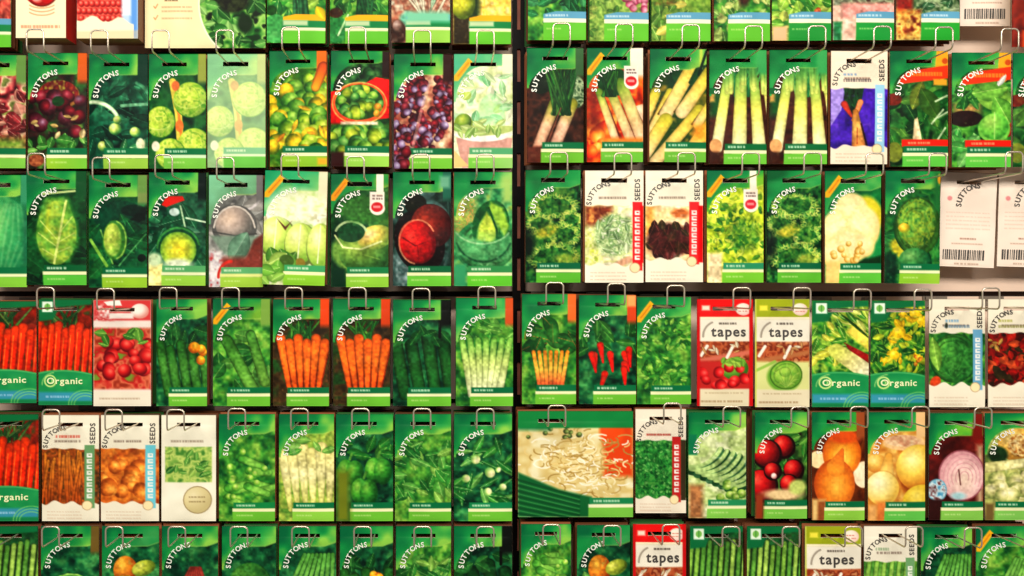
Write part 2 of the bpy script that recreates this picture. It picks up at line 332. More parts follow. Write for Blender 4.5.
def _speedy(a, photo, strip, ink=(90, 70, 66), photo_y=(36, 96), seedsx=50, badge=True, top=(252, 240, 216), split=44, right=57):
    """white pack: photo window between a white top and a wavy white foot, coloured strip on the right"""
    photo(a); a.tex(.9); y0, y1 = photo_y
    w = 2.2 * (vnoise(a.X, a.Y * 0, 9, a.sd()) - .5) + 1.2 * np.sin(a.X * .35)
    a.put(np.clip(.5 + (y0 + w * .5 - a.Y) / 1.0, 0, 1), top); a.put(np.clip(.5 + (a.Y - y1 - w * 1.4) / 1.0, 0, 1), top)
    a.R(split, y0 - 4, split + 10, y1 + 6, strip)
    for i in range(8):
        y = y0 + 5 + i * (y1 - y0 - 8) / 8
        a.R(split + 2.4, y, split + 7.4, y + 4.4, (246, 244, 236)); a.R(split + 4, y + 1.2, split + 6.2 + (i % 3), y + 2.6, strip)
    a.E(split + 2.5, y1 + 3, 5, 5, (250, 226, 180)); a.line(a.arcpts(split + 2.5, y1 + 3, 5, 5, 0, 360, 16), .8, (150, 120, 90), al=.6)
    a.dashes(13, 28, 40, ink, 2.4, .55, .15)
    for y in (104, 107.5, 111): a.dashes(5, y, 40, (190, 150, 130), 1, .45)
def white_purple_carrots(a):
    def ph(a):
        a.mot(a.all(), [(56, 22, 130), (74, 34, 160), (90, 50, 180)], 16); a.P([(0, 36), (14, 36), (10, 60), (0, 76)], (170, 150, 226)); a.R(0, 92, 44, 98, (50, 20, 120), 4)
        a.P([(12, 36), (33, 36), (28, 62), (16, 62)], (24, 70, 40)); a.leaves(16, (14, 38, 30, 60), (8, 12), (.3, .5), [(20, 80, 40), (40, 110, 50), (14, 50, 30)], None, (60, 120))
        a.stalk(20, 66, 13, 54, 3, 7, (200, 70, 40), (214, 70, 50)); a.stalk(22, 70, 29, 52, 4, 6, (230, 130, 80), (240, 150, 100))
        a.stalk(24, 62, 28, 98, 6, 15, (224, 150, 70), (220, 140, 80), .6, (240, 190, 110)); a.line([(30, 74), (36, 96)], 2, (50, 20, 40)); a.line([(26, 78), (26, 94)], 1, (170, 80, 50))
    _speedy(a, ph, (160, 206, 232), photo_y=(38, 96), top=(250, 230, 206)); a.dashes(12, 24, 26, (110, 150, 190), 2.4, .7); a.dashes(12, 30, 40, (60, 60, 70), 3, .6)
def _orange_ribbon(a):
    a.P([(46, 0), (57, 0), (57, 24), (50, 30), (44, 18)], (246, 170, 50)); a.P([(10, 26), (18, 20), (57, 14), (57, 27), (34, 30), (8, 33)], (232, 70, 30)); a.dashes(18, 23, 52, (255, 150, 60), 4, .8, .1)
    a.E(54, 10, 3, 3, (200, 90, 30))
def dark_spinach(a):
    a.mot(a.all(), [(10, 60, 24), (24, 96, 40), (60, 130, 56), (10, 44, 20)], 10)
    a.leaves(32, (0, 36, 57, 96), (18, 26), (.45, .65), [(24, 104, 44), (50, 130, 50), (14, 76, 36), (90, 150, 60)], (150, 190, 90))
    a.E(3, 48, 8, 6, (120, 40, 24)); a.leaf(26, 44, 30, 14, 110, (120, 140, 50), (190, 180, 100)); a.leaf(38, 52, 34, 20, 60, (70, 120, 44), (120, 150, 70))
    for q in ((44, 50, 56, 44), (46, 66, 57, 60), (46, 88, 54, 76), (40, 72, 52, 58)): a.line([q[:2], q[2:]], 1.6, (190, 214, 170))
    a.P([(21, 96), (23, 68), (26, 66), (32, 96)], (240, 214, 170)); a.E(4, 100, 8, 10, (120, 130, 50)); a.head(tail=None, low=42, top=16); _orange_ribbon(a)
    a.R(42, 28, 56, 34, (240, 170, 60), 2); a.band(13, red=(224, 44, 28), lime=(96, 204, 80))
def light_lettuce_leaves(a):
    a.mot(a.all(), [(16, 70, 28), (40, 120, 44), (90, 170, 60), (12, 40, 20)], 9)
    a.R(2, 52, 26, 60, (190, 140, 90), 8); a.E(12, 66, 16, 8, (40, 14, 14)); a.E(54, 76, 5, 8, (150, 30, 24)); a.leaves(12, (0, 36, 22, 54), (10, 16), (.4, .6), [(30, 110, 44), (60, 140, 60)], (130, 190, 90))
    a.leaf(40, 44, 44, 28, 20, (140, 204, 80), (214, 236, 150)); a.leaf(36, 38, 36, 22, -10, (120, 194, 76), (200, 230, 140)); a.leaf(48, 58, 30, 22, 60, (110, 190, 70), (200, 230, 140))
    a.E(40, 76, 16, 14, (110, 192, 76)); a.ball(40, 74, 14, 13, (170, 220, 110), (116, 196, 76), (70, 160, 56)); a.line([(40, 60), (40, 86)], 1, (190, 226, 140), al=.6)
    a.leaf(46, 28, 12, 4, 120, (246, 250, 240)); a.leaves(12, (0, 80, 22, 110), (14, 20), (.5, .7), [(80, 180, 80), (60, 160, 70), (120, 206, 110)], (190, 230, 150))
    a.head(low=42, top=16); _orange_ribbon(a); a.leaf(48, 28, 14, 5, 125, (246, 250, 240)); a.band(14, red=(224, 44, 28), lime=(96, 204, 80))
def round_green_cabbage(a):
    a.mot(a.all(), [(0, 90, 60), (20, 120, 70), (40, 140, 80)], 14); a.ball(30, 66, 34, 46, (150, 214, 120), (60, 170, 100), (0, 100, 70)); a.mot(a.ell(30, 66, 33, 45) * .35, [(40, 150, 90), (130, 210, 120)], 7)
    for i in range(6): a.line([(24 + i * 3, 108), (22 + i * 7, 66), (36 + i * 3, 30)], 1.4, (190, 230, 160), 2.5, al=.3)
    a.R(54, 0, 57, 90, (30, 110, 80), 5); a.head(low=44, top=22, tail=(60, 150, 110), ex=6, tk=.4); a.band(6, lime=(130, 204, 70))
def pointed_cabbage(a):
    a.mot(a.all(), [(8, 56, 30), (14, 84, 42), (24, 104, 52)], 12); a.leaves(10, (0, 40, 57, 112), (26, 38), (.4, .6), [(10, 76, 40), (20, 94, 48), (8, 60, 34)], (40, 120, 60))
    a.P([(18, 26), (40, 26), (50, 56), (50, 74), (42, 90), (28, 93), (14, 84), (8, 66), (12, 44)], (60, 130, 50), 4)
    a.P([(20, 28), (38, 28), (46, 56), (46, 72), (40, 88), (28, 90), (14, 80), (11, 64), (14, 44)], (110, 164, 60), 5)
    m = a.ell(29, 62, 19, 32); a.mot(m * .6, [(80, 146, 50), (140, 186, 70), (190, 200, 80), (110, 164, 60)], 8)
    a.line([(38, 30), (33, 60), (27, 92)], 2.2, (206, 220, 130)); a.line([(22, 36), (20, 60)], 4, (196, 190, 60), 4, .6)
    for p in (((32, 62), (44, 46)), ((30, 72), (46, 62)), ((30, 76), (12, 62)), ((29, 82), (42, 76)), ((29, 86), (16, 78)), ((31, 70), (14, 50))): a.line(list(p), 1.1, (196, 214, 120), al=.8)
    a.head(tail=(16, 90, 50), ex=10, low=44, top=18); a.line([(16, 23), (46, 20)], 2, (200, 220, 150)); a.band(17, lime=(90, 196, 70), teal=(4, 104, 60))
def small_pointed_heart(a):
    a.mot(a.all(), [(4, 60, 40), (10, 88, 52), (20, 110, 60)], 12); a.E(30, 42, 26, 16, (4, 70, 48)); a.E(44, 36, 12, 6, (4, 40, 30)); a.P([(40, 46), (57, 30), (57, 50)], (4, 26, 20), 3)
    a.leaves(12, (0, 52, 57, 98), (28, 40), (.4, .55), [(16, 104, 56), (30, 124, 60), (10, 84, 50)], (90, 170, 90)); a.line([(30, 92), (56, 60)], 1, (90, 170, 100)); a.line([(12, 56), (24, 90)], 1.4, (130, 190, 90))
    a.E(26, 66, 12, 20, (60, 130, 50)); a.ball(24, 66, 9, 17, (226, 236, 130), (176, 204, 84), (90, 150, 56)); a.mot(a.ell(24, 66, 8, 16) * .4, [(130, 180, 60), (226, 230, 130)], 3); a.line(a.arcpts(26, 66, 11, 19, -80, 80), 1.2, (150, 200, 90))
    a.line([(2, 66), (18, 92)], 3, (120, 180, 70)); a.E(52, 84, 4, 4, (10, 30, 24)); a.head(tail=(130, 150, 90), ex=9, low=44, top=22); a.R(48, 0, 57, 18, (110, 150, 80), 3); a.band(14, lime=(150, 200, 60), teal=(4, 112, 70))
def round_heart_cabbage(a):
    a.mot(a.all(), [(10, 50, 40), (20, 84, 60), (50, 110, 80), (20, 70, 50)], 9)
    a.leaves(16, (0, 34, 57, 94), (24, 34), (.4, .6), [(16, 92, 60), (40, 120, 80), (10, 70, 50), (80, 140, 110)], (150, 190, 150)); a.line([(32, 34), (38, 60)], 1.6, (170, 200, 160)); a.line([(38, 46), (57, 50)], 1.6, (190, 214, 180)); a.E(26, 40, 5, 4, (190, 210, 200))
    a.E(30, 76, 22, 22, (16, 80, 50)); a.ball(30, 78, 18, 18, (250, 220, 70), (190, 206, 70), (60, 140, 50), 0, 0, .0); a.E(30, 92, 14, 5, (220, 232, 200), 0, 4); a.line(a.arcpts(30, 76, 21, 20, 180, 350), 2, (60, 140, 70))
    a.R(0, 92, 14, 115, (240, 226, 150), 2); a.E(6, 88, 8, 7, (180, 200, 160), 0, 4); a.head(tail=(4, 30, 26), ex=8, low=46, top=20); a.P([(13, 33), (18, 24), (34, 24), (36, 28), (18, 35)], (214, 40, 24)); a.band(14, teal=(90, 170, 110), lime=(150, 210, 80), cream=(230, 234, 190))
def grey_savoy(a):
    a.mot(a.all(), [(120, 120, 116), (150, 150, 146), (180, 176, 170), (100, 100, 100)], 10)
    a.leaves(10, (0, 26, 57, 60), (26, 40), (.4, .6), [(150, 150, 146), (130, 134, 130), (176, 172, 166)], (210, 206, 200)); a.line(a.arcpts(36, 10, 22, 26, 0, 90), 2.4, (214, 206, 206))
    a.E(27, 52, 24, 22, (96, 96, 94)); a.ball(27, 50, 20, 18, (222, 196, 176), (176, 160, 150), (110, 108, 104)); a.line([(5, 58), (28, 62), (50, 60)], 1.6, (80, 80, 78)); a.line(a.arcpts(27, 58, 22, 26, 190, 350), 1.6, (210, 200, 190))
    a.P([(2, 62), (52, 62), (40, 84), (30, 90), (14, 78)], (130, 150, 134), 3); a.leaf(32, 74, 36, 22, 120, (120, 160, 134), (170, 190, 170)); a.P([(48, 66), (57, 60), (57, 100), (36, 92)], (120, 60, 50), 3); a.R(0, 84, 57, 96, (140, 70, 60), 6)
    a.mot(a.rect(0, 78, 14, 114, 4), [(240, 236, 230), (206, 196, 200), (180, 60, 60)], 5); a.line(a.arcpts(24, 104, 14, 16, 180, 270), 3, (200, 60, 50)); a.head(tk=.5, dark=(130, 200, 160), mid=(120, 180, 140), light=(110, 160, 120), low=50, top=20, tail=(120, 118, 116), ex=7)
    a.band(13, teal=(100, 176, 120), lime=(160, 206, 80), cream=(226, 230, 150))
def pale_cabbages(a):
    a.mot(a.all(), [(220, 232, 170), (240, 240, 200), (170, 206, 120), (250, 246, 224)], 11); a.mot(a.rect(0, 26, 57, 50, 8), [(246, 242, 214), (226, 230, 190), (250, 250, 236), (170, 160, 130)], 6)
    for x, y, rx, ry in ((12, 66, 16, 20), (34, 72, 14, 20), (52, 74, 12, 22)):
        a.E(x + 1, y + 2, rx + 1.5, ry + 1.5, (110, 120, 70)); a.ball(x, y, rx, ry, (248, 248, 190), (206, 226, 120), (130, 180, 70)); a.line([(x, y - ry * .9), (x - 2, y + ry * .8)], 1, (236, 244, 200)); a.line(a.arcpts(x, y, rx * .6, ry, -80, 60), .9, (160, 190, 90), al=.7)
    a.P([(12, 48), (20, 56), (26, 50), (20, 60)], (100, 60, 50)); a.E(34, 92, 5, 5, (150, 130, 60)); a.leaves(12, (0, 76, 28, 100), (14, 22), (.5, .7), [(130, 196, 80), (180, 220, 110), (90, 150, 60)], (226, 240, 180))
    a.E(22, 90, 7, 6, (80, 110, 50), 30); a.head(tail=(230, 226, 190), ex=8, dark=(20, 160, 110), mid=(60, 180, 120), light=(130, 206, 120), low=46, top=20, tk=.4); a.mot(a.ell(30, 34, 26, 16, 0, 8) * .8, [(246, 246, 220), (230, 236, 200), (200, 220, 150)], 5)
    a.flash(); a.band(20, teal=(70, 170, 110), lime=(140, 210, 60), cream=(246, 246, 190)); a.leaves(8, (0, 92, 16, 112), (12, 18), (.6, .8), [(130, 206, 80), (160, 220, 100)], (210, 236, 160))
def wrapped_cabbage(a):
    a.mot(a.all(), [(20, 70, 36), (40, 100, 50), (80, 130, 60)], 10); a.E(20, 56, 18, 16, (20, 76, 44)); a.E(10, 76, 14, 24, (10, 50, 34), 0, 6); a.E(30, 78, 30, 22, (110, 150, 70), 0, 4); a.ball(34, 80, 26, 20, (160, 186, 90), (110, 150, 66), (50, 100, 50)); a.ball(44, 64, 18, 12, (250, 214, 160), (210, 190, 100), (120, 150, 70), -15)
    a.E(20, 58, 14, 11, (30, 84, 50)); a.line(a.arcpts(20, 62, 16, 14, 200, 340), 2.2, (190, 214, 160)); a.line([(4, 62), (12, 74), (30, 76), (50, 68)], 1.6, (214, 224, 160)); a.line([(14, 76), (48, 86)], 1, (150, 180, 90), al=.5)
    a.E(32, 36, 24, 14, (60, 120, 50), 0, 6); a.head(low=40, top=16, light=(130, 170, 60)); a.flash((240, 160, 40)); a.badge(46, 30); a.band(16, lime=(140, 204, 70), teal=(30, 130, 80)); a.R(0, 96, 14, 115, (14, 60, 40), 3)
def red_cabbage(a):
    a.mot(a.all(), [(10, 34, 30), (30, 60, 50), (60, 90, 84), (20, 44, 40)], 10); a.leaves(8, (26, 16, 60, 60), (30, 40), (.4, .6), [(50, 90, 80), (90, 130, 124), (30, 64, 56)], (140, 170, 160)); a.E(22, 32, 11, 10, (20, 26, 16)); a.E(36, 40, 12, 8, (10, 8, 8))
    a.mot(a.rect(0, 84, 30, 115, 8), [(120, 140, 140), (70, 100, 96), (150, 166, 166)], 7); a.E(26, 70, 24, 32, (24, 14, 16), -20); a.ball(38, 54, 20, 22, (176, 70, 50), (120, 40, 34), (60, 20, 22), -20)
    a.ball(24, 70, 18, 22, (250, 90, 70), (206, 34, 36), (110, 12, 22), -15); a.line([(10, 66), (22, 74), (38, 68)], 1.4, (110, 10, 20)); a.line([(24, 74), (26, 90)], 1, (120, 10, 20)); a.line(a.arcpts(24, 70, 18, 22, 100, 330, 16), 1.6, (244, 170, 130), al=.7); a.mot(a.ell(24, 72, 14, 18, -15) * .35, [(240, 60, 50), (150, 10, 24), (220, 40, 40)], 4)
    a.head(tail=(40, 110, 90), ex=8, low=46, top=20); a.R(46, 4, 56, 16, (110, 170, 140), 4); a.band(15, lime=(110, 206, 70), teal=(10, 110, 70))
def savoy_cabbage(a):
    a.mot(a.all(), [(30, 110, 70), (60, 150, 90), (100, 180, 110), (150, 190, 90)], 8); a.mot(a.rect(0, 26, 22, 64, 8), [(170, 180, 90), (130, 160, 80), (190, 150, 90), (90, 170, 90)], 3)
    a.E(30, 74, 29, 26, (40, 120, 70)); a.cabbage(30, 74, 27, 24, ((120, 190, 110), (70, 160, 90), (30, 110, 66)), (150, 210, 140), 5); a.E(36, 54, 18, 26, (20, 96, 46), 10)
    a.P([(36, 30), (48, 36), (54, 54), (50, 66), (40, 48), (34, 36)], (150, 200, 70), 3); a.P([(32, 40), (40, 52), (42, 64), (36, 70), (22, 70), (24, 56)], (190, 210, 80), 3); a.mot(a.ell(34, 58, 10, 14) * .4, [(150, 190, 60), (214, 226, 110)], 3); a.line([(34, 36), (42, 58), (42, 66)], 2, (14, 84, 40))
    a.P([(0, 60), (16, 66), (40, 72), (57, 60), (57, 84), (30, 92), (4, 84)], (80, 160, 100), 4); a.line(a.arcpts(28, 50, 30, 22, 30, 150), 1.4, (170, 214, 160), 1.6); a.line(a.arcpts(29, 62, 28, 28, 20, 160), 2, (14, 70, 44), 1.6); a.mot(a.rect(0, 60, 57, 96, 6) * .3, [(40, 130, 80), (130, 196, 130)], 4)
    a.head(low=44, top=16, light=(150, 206, 110)); a.R(48, 6, 57, 30, (160, 200, 110), 6); a.band(14, teal=(60, 150, 90), lime=(100, 206, 60)); a.R(0, 92, 12, 115, (60, 160, 110), 4)
def curly_kale(a):
    a.mot(a.all(), [(6, 46, 26), (14, 84, 42), (40, 120, 50), (90, 150, 60)], 6, con=2)
    for cx, cy, rx, ry in ((30, 36, 24, 12), (48, 52, 12, 10), (14, 54, 14, 9), (40, 66, 17, 11), (16, 72, 16, 10), (30, 88, 27, 13)):
        a.E(cx, cy + 5, rx + 2, ry, (4, 44, 26), 0, 4); a.mot(a.ell(cx, cy + 1, rx, ry, 0, 3), [(10, 66, 32), (40, 112, 46), (96, 150, 60)], 4)
        for i in range(int(rx * 2.6)):
            t = 6.2832 * i / int(rx * 2.6); r = a.rng.uniform(.78, 1.08)
            a.line(a.arcpts(cx + rx * r * math.cos(t), cy + ry * r * math.sin(t), a.rng.uniform(1.6, 3), a.rng.uniform(1.4, 2.4), math.degrees(t) + 90, math.degrees(t) + 300, 5), 1.1, a.rng.choice([(190, 206, 100), (150, 190, 84), (110, 170, 76), (214, 214, 120)]), al=.75)
    a.mot(a.ell(22, 62, 12, 6, -20, 4) * .8, [(240, 210, 80), (190, 180, 60), (120, 150, 50)], 4); a.mot(a.ell(42, 90, 12, 5, 0, 4) * .6, [(230, 200, 90), (150, 170, 60)], 4)
    a.E(3, 76, 6, 14, (6, 34, 22), 0, 6); a.head(low=42, top=18, dark=(0, 100, 56), light=(60, 170, 90)); a.band(12, lime=(96, 190, 60), teal=(4, 110, 74))
def white_pale_lettuce(a):
    def ph(a):
        a.mot(a.all(), [(236, 224, 190), (220, 220, 150), (250, 240, 214), (190, 200, 130)], 8); a.mot(a.rect(0, 36, 26, 56, 6), [(170, 90, 50), (120, 50, 34), (200, 140, 80)], 6); a.mot(a.rect(0, 60, 14, 94, 6), [(200, 210, 90), (236, 236, 170), (150, 170, 60)], 5)
        a.mot(a.ell(28, 66, 20, 22, 0, 6), [(150, 180, 120), (196, 214, 160), (120, 160, 100), (226, 232, 200)], 4); a.leaves(20, (12, 48, 42, 82), (8, 12), (.4, .6), [(170, 200, 140), (140, 180, 120), (210, 226, 180)], (236, 240, 220)); a.P([(28, 94), (44, 86), (48, 92), (30, 100)], (220, 170, 140), 2)
    _speedy(a, ph, (224, 50, 56), split=46); a.R(53.5, 36, 57, 94, (214, 16, 26), 1.5)
def white_red_lettuce(a):
    def ph(a):
        a.mot(a.all(), [(252, 226, 180), (246, 206, 150), (255, 240, 210)], 12); a.R(0, 36, 8, 66, (236, 170, 90), 5); a.E(34, 44, 9, 5, (190, 110, 60), 0, 3)
        a.E(23, 72, 22, 18, (80, 40, 36), 0, 4); a.leaves(40, (4, 52, 42, 88), (10, 14), (.5, .7), [(84, 40, 38), (110, 54, 50), (60, 30, 24), (70, 60, 34)], (150, 90, 80), (-140, -40)); a.mot(a.ell(23, 74, 20, 14) * .4, [(120, 50, 50), (50, 24, 20)], 3)
    _speedy(a, ph, (226, 56, 60), split=43, photo_y=(36, 90)); a.R(52, 36, 57, 94, (216, 14, 26), 1.2)
def badge_lettuce(a):
    a.mot(a.all(), [(150, 180, 40), (190, 210, 60), (214, 226, 90), (110, 160, 40)], 7)
    for i in range(170):
        x, y = a.rng.gauss(30, 15), a.rng.gauss(62, 20)
        a.leaf(x, y, a.rng.uniform(6, 10), a.rng.uniform(3, 5), a.rng.uniform(0, 360), a.rng.choice([(190, 214, 60), (150, 196, 50), (220, 230, 100), (90, 160, 50), (60, 130, 44)]), None, .85)
    a.mot(a.ell(38, 66, 15, 16, 0, 8) * .55, [(60, 130, 44), (30, 100, 40), (150, 190, 60)], 4); a.R(0, 84, 15, 115, (250, 226, 180), 4); a.head(low=42, top=18, light=(120, 190, 50), dark=(0, 120, 80)); a.flash(); a.badge(44, 31, (206, 50, 70)); a.band(16, teal=(50, 150, 110), lime=(120, 206, 60))
def cauliflower(a):
    a.mot(a.all(), [(10, 110, 60), (20, 140, 70), (6, 90, 50)], 14); a.E(46, 42, 12, 18, (214, 200, 60), -30, 4); a.P([(54, 64), (57, 60), (57, 92), (40, 92)], (20, 150, 80), 3); a.P([(30, 92), (57, 86), (57, 96), (26, 97)], (16, 60, 30), 3)
    for x, y, rx, ry in ((26, 44, 18, 22), (12, 62, 16, 22), (38, 58, 18, 22), (24, 76, 20, 18), (10, 84, 14, 14), (40, 76, 10, 12)): a.ball(x, y, rx, ry, (255, 246, 200), (252, 232, 170), (240, 206, 130), 0, -.1, -.2, 3)
    a.mot(a.ell(24, 60, 24, 32, 0, 6) * .3, [(255, 250, 214), (246, 214, 140), (255, 240, 190)], 5); a.balls(14, (6, 74, 38, 92), (2.5, 4), [((255, 240, 180), (236, 200, 120), (190, 140, 60))]); a.R(0, 92, 18, 115, (244, 206, 130), 4)
    a.head(low=44, top=20, light=(90, 180, 90), tk=.3); a.flash(); a.band(15, lime=(96, 200, 70))
def curly_green_cabbage(a):
    a.mot(a.all(), [(6, 70, 40), (20, 110, 52), (60, 140, 60), (20, 90, 50)], 9); a.leaves(10, (0, 60, 57, 98), (22, 34), (.5, .7), [(20, 120, 60), (50, 140, 70), (10, 90, 50)], (110, 180, 100)); a.E(20, 80, 16, 10, (200, 190, 60), 30, 3)
    a.cabbage(32, 56, 24, 30, ((130, 180, 70), (80, 150, 60), (24, 100, 46)), (150, 200, 100), 6); a.mot(a.ell(32, 52, 20, 24) * .45, [(60, 130, 50), (130, 180, 70), (190, 190, 60), (20, 90, 44)], 5); a.ball(19, 58, 6, 5, (250, 214, 100), (220, 180, 60), (130, 150, 50)); a.ball(30, 90, 16, 12, (130, 190, 110), (70, 150, 80), (20, 90, 54))
    a.R(0, 84, 12, 115, (8, 60, 40), 4); a.head(low=44, top=18); a.R(50, 0, 57, 40, (40, 120, 60), 6); a.E(56, 8, 2, 5, (200, 150, 50)); a.band(16, lime=(140, 206, 60), lime2=(150, 200, 70))
def back_print(a):
    a.im[:] = (246, 226, 210); a.shade(.02, 20)
    for y in range(40, 60, 4): a.dashes(6, y, 50, (214, 176, 160), 1, .55)
    a.dashes(20, 66, 36, (150, 110, 96), 1.8, .7, .1); a.dashes(12, 71, 44, (176, 140, 124), 1.2, .7, .1); a.dashes(16, 91, 40, (160, 130, 116), 1.4, .7, .3); a.E(9, 26, 2.4, 2.4, (226, 150, 150))
def _organic(a, word_y=84):
    """white square emblem top left, curved green foot with the ringed O and a blue strip"""
    a.tex(.9); X, Y = a.X, a.Y
    m = np.clip(.5 + (Y - 76 - 4 * ((X - 26) / 30.) ** 2) / 1.2, 0, 1); a.put(m, (24, 150, 90)); a.put(np.clip(1 - np.abs(Y - 77 - 4 * ((X - 26) / 30.) ** 2) / 1.2, 0, 1) * .6, (130, 214, 130))
    a.mot(a.rect(0, 82, 57, 100, 6) * .5, [(20, 140, 84), (60, 180, 100)], 12); a.R(0, 100, 57, 110, (70, 150, 170), 3); a.dashes(8, 105, 34, (190, 214, 240), 2.2, .6); a.R(0, 110, 57, 115, (30, 140, 90), 2)
    for r in (8, 11, 14): a.line(a.arcpts(50, 114, r + 4, r + 2, 180, 300), 1, (140, 220, 120), al=.7)
    a.line(a.arcpts(13, 88, 6, 6, 0, 360, 16), 1.4, (214, 240, 150)); a.line(a.arcpts(13, 88, 2.4, 2.4, 0, 360, 10), 1, (214, 240, 150)); a.line(a.arcpts(18, 92, 14, 13, 180, 265), 1, (190, 234, 140), al=.7)
    a.P([(0, 0), (57, 0), (57, 6), (30, 8), (20, 14), (16, 22), (0, 24)], (10, 120, 72), 2); a.R(4, 3, 15, 14, (222, 240, 220)); a.E(9.5, 8.5, 3.4, 3.6, (120, 190, 90)); a.line([(9.5, 12), (9.5, 5)], .8, (60, 140, 70))
def organic_chicory(a):
    a.mot(a.all(), [(30, 100, 40), (70, 150, 50), (150, 190, 70), (20, 80, 36)], 7); a.P([(30, 44), (57, 58), (57, 74), (46, 66)], (150, 30, 30)); a.R(48, 14, 57, 30, (100, 30, 20), 4)
    a.P([(24, 8), (57, 8), (57, 52), (44, 44)], (150, 190, 70), 3); a.leaves(30, (22, 8, 54, 38), (12, 20), (.3, .5), [(130, 190, 60), (180, 210, 80), (70, 150, 50), (214, 226, 120)], (236, 240, 170), (20, 70)); a.P([(34, 34), (42, 24), (57, 38), (57, 54)], (246, 220, 100), 4)
    a.leaves(34, (0, 24, 30, 66), (10, 16), (.4, .6), [(120, 190, 60), (190, 214, 80), (80, 160, 50), (226, 226, 90)], (236, 240, 160)); a.stalk(24, 54, 60, 80, 16, 18, (214, 220, 110), (250, 244, 214), .85, (246, 236, 160)); a.leaf(44, 28, 46, 3, 42, (40, 90, 30)); _organic(a)
def organic_yellow_greens(a):
    a.mot(a.all(), [(14, 70, 30), (40, 120, 44), (110, 170, 50), (200, 210, 60)], 6, con=2)
    a.leaves(80, (0, 10, 57, 78), (8, 13), (.5, .7), [(60, 140, 46), (110, 176, 50), (30, 104, 40), (190, 206, 60)], (190, 214, 90))
    for x, y, r in ((29, 34, 10), (46, 14, 8), (52, 22, 6), (24, 58, 7), (50, 62, 5), (34, 14, 4), (14, 64, 4)):
        a.leaves(9, (x - r, y - r, x + r, y + r), (r * .9, r * 1.3), (.5, .7), [(250, 216, 50), (240, 196, 40), (226, 214, 70)]); a.ball(x, y, r * .7, r * .65, (255, 236, 110), (250, 210, 50), (220, 180, 40))
    a.balls(4, (44, 60, 54, 68), (2, 3), [((250, 190, 80), (230, 140, 50), (150, 90, 30))]); _organic(a)
def organic_carrots(a):
    a.mot(a.all(), [(40, 90, 40), (150, 40, 16), (90, 30, 14)], 9); _greens_fan(a, 26, 8, 34, 18, [(60, 110, 50), (30, 80, 40), (110, 140, 70)], 26)
    for i in range(9):
        x = -2 + i * 7.4; a.line([(x + 4, 26 + (i % 2) * 5), (x + 4 - 6, 80)], 2, (110, 24, 10)); a.stalk(x + 2, 27 + (i * 7 % 10), x - 4 + 2, 84, 9.5, 5, (226, 70, 24), (206, 44, 14), .55, (240, 56, 18))
        a.line([(x, 34 + (i * 7 % 10)), (x - 3, 78)], .9, (255, 150, 70), al=.7)
    _organic(a)
def organic_beans(a):
    a.mot(a.all(), [(16, 70, 36), (30, 100, 50), (60, 60, 30)], 10)
    for i in range(10):
        x = 2 + i * 6.4; c = a.rng.choice([(120, 170, 70), (150, 190, 90), (90, 150, 60)]); a.stalk(x, 16 + (i * 5) % 7, x - 5, 84, 5, 4.4, c, tuple(v * .85 for v in c), .5, tuple(min(255, v * 1.15) for v in c)); a.line([(x + 3.2, 20), (x - 2, 84)], 1, (40, 60, 26))
    _organic(a)
def organic_beans_flat(a):
    organic_beans(a)
def seed_tapes(a, red=True):
    edge = (200, 30, 34) if red else (196, 206, 96); top = (224, 30, 30) if red else (160, 170, 40)
    a.im[:] = (232, 222, 196); a.R(0, 22, 57, 46, (240, 232, 214)); a.mot(a.rect(0, 45, 57, 72, 1.5), [(150, 70, 40), (190, 110, 70), (120, 50, 30), (200, 140, 100)], 6); a.line([(0, 66), (57, 56)], 5, (206, 120, 100) if red else (180, 120, 80), 3); a.line([(4, 60), (10, 50)], 3, (244, 236, 220)); a.line([(30, 62), (36, 50)], 3, (244, 236, 220)); a.leaves(7, (4, 48, 50, 56), (6, 9), (.3, .4), [(236, 220, 190), (210, 160, 110)])
    if red:
        a.R(0, 66, 57, 96, (190, 54, 50), 3); a.ball(38, 74, 14, 12, (170, 214, 90), (120, 180, 60), (60, 120, 40)); a.balls(16, (0, 72, 57, 94), (4, 6), [((250, 120, 110), (216, 40, 44), (130, 14, 24))]); a.leaves(10, (26, 64, 50, 78), (6, 10), (.5, .7), [(130, 190, 70), (170, 214, 90)])
    else:
        a.R(0, 66, 57, 96, (214, 216, 150), 3); a.E(30, 82, 18, 16, (110, 170, 60), 0, 3); a.cabbage(32, 80, 17, 15, ((190, 226, 100), (130, 194, 66), (70, 150, 50)), (220, 240, 150), 4); a.mot(a.ell(32, 80, 16, 14) * .35, [(90, 170, 60), (200, 230, 110)], 4); a.line([(0, 76), (20, 66)], 3, (150, 190, 90))
    a.R(0, 0, 57, 20, top, 1); a.R(0, 19, 57, 21, (250, 236, 200)); a.ball(47, 11, 8, 6.5, (252, 240, 220), (244, 230, 214), (236, 200, 190)) ; a.dashes(42, 10, 52, (190, 90, 80), 1.2, .7); a.dashes(42, 13, 52, (190, 90, 80), 1.2, .7); a.R(5, 7, 13, 12, (250, 220, 200) if red else (240, 226, 90), 2)
    a.R(0, 96, 57, 115, (228, 216, 186), 2); a.dashes(8, 100, 48, (170, 150, 120), 1.4, .6); a.dashes(4, 109, 46, (150, 120, 90), 2, .6)
    a.dashes(22, 26, 40, (70, 60, 56), 2.2, .7, .1); a.line(a.arcpts(20, 40, 14, 16, 180, 250), 2, (130, 120, 110), al=.7)
    if red: a.R(-1, -1, 3, 115, edge, .8); a.R(53, -1, 58, 115, edge, .8)
    else: a.R(0, 0, 1.5, 115, edge)
def seed_tapes_green(a): seed_tapes(a, False)
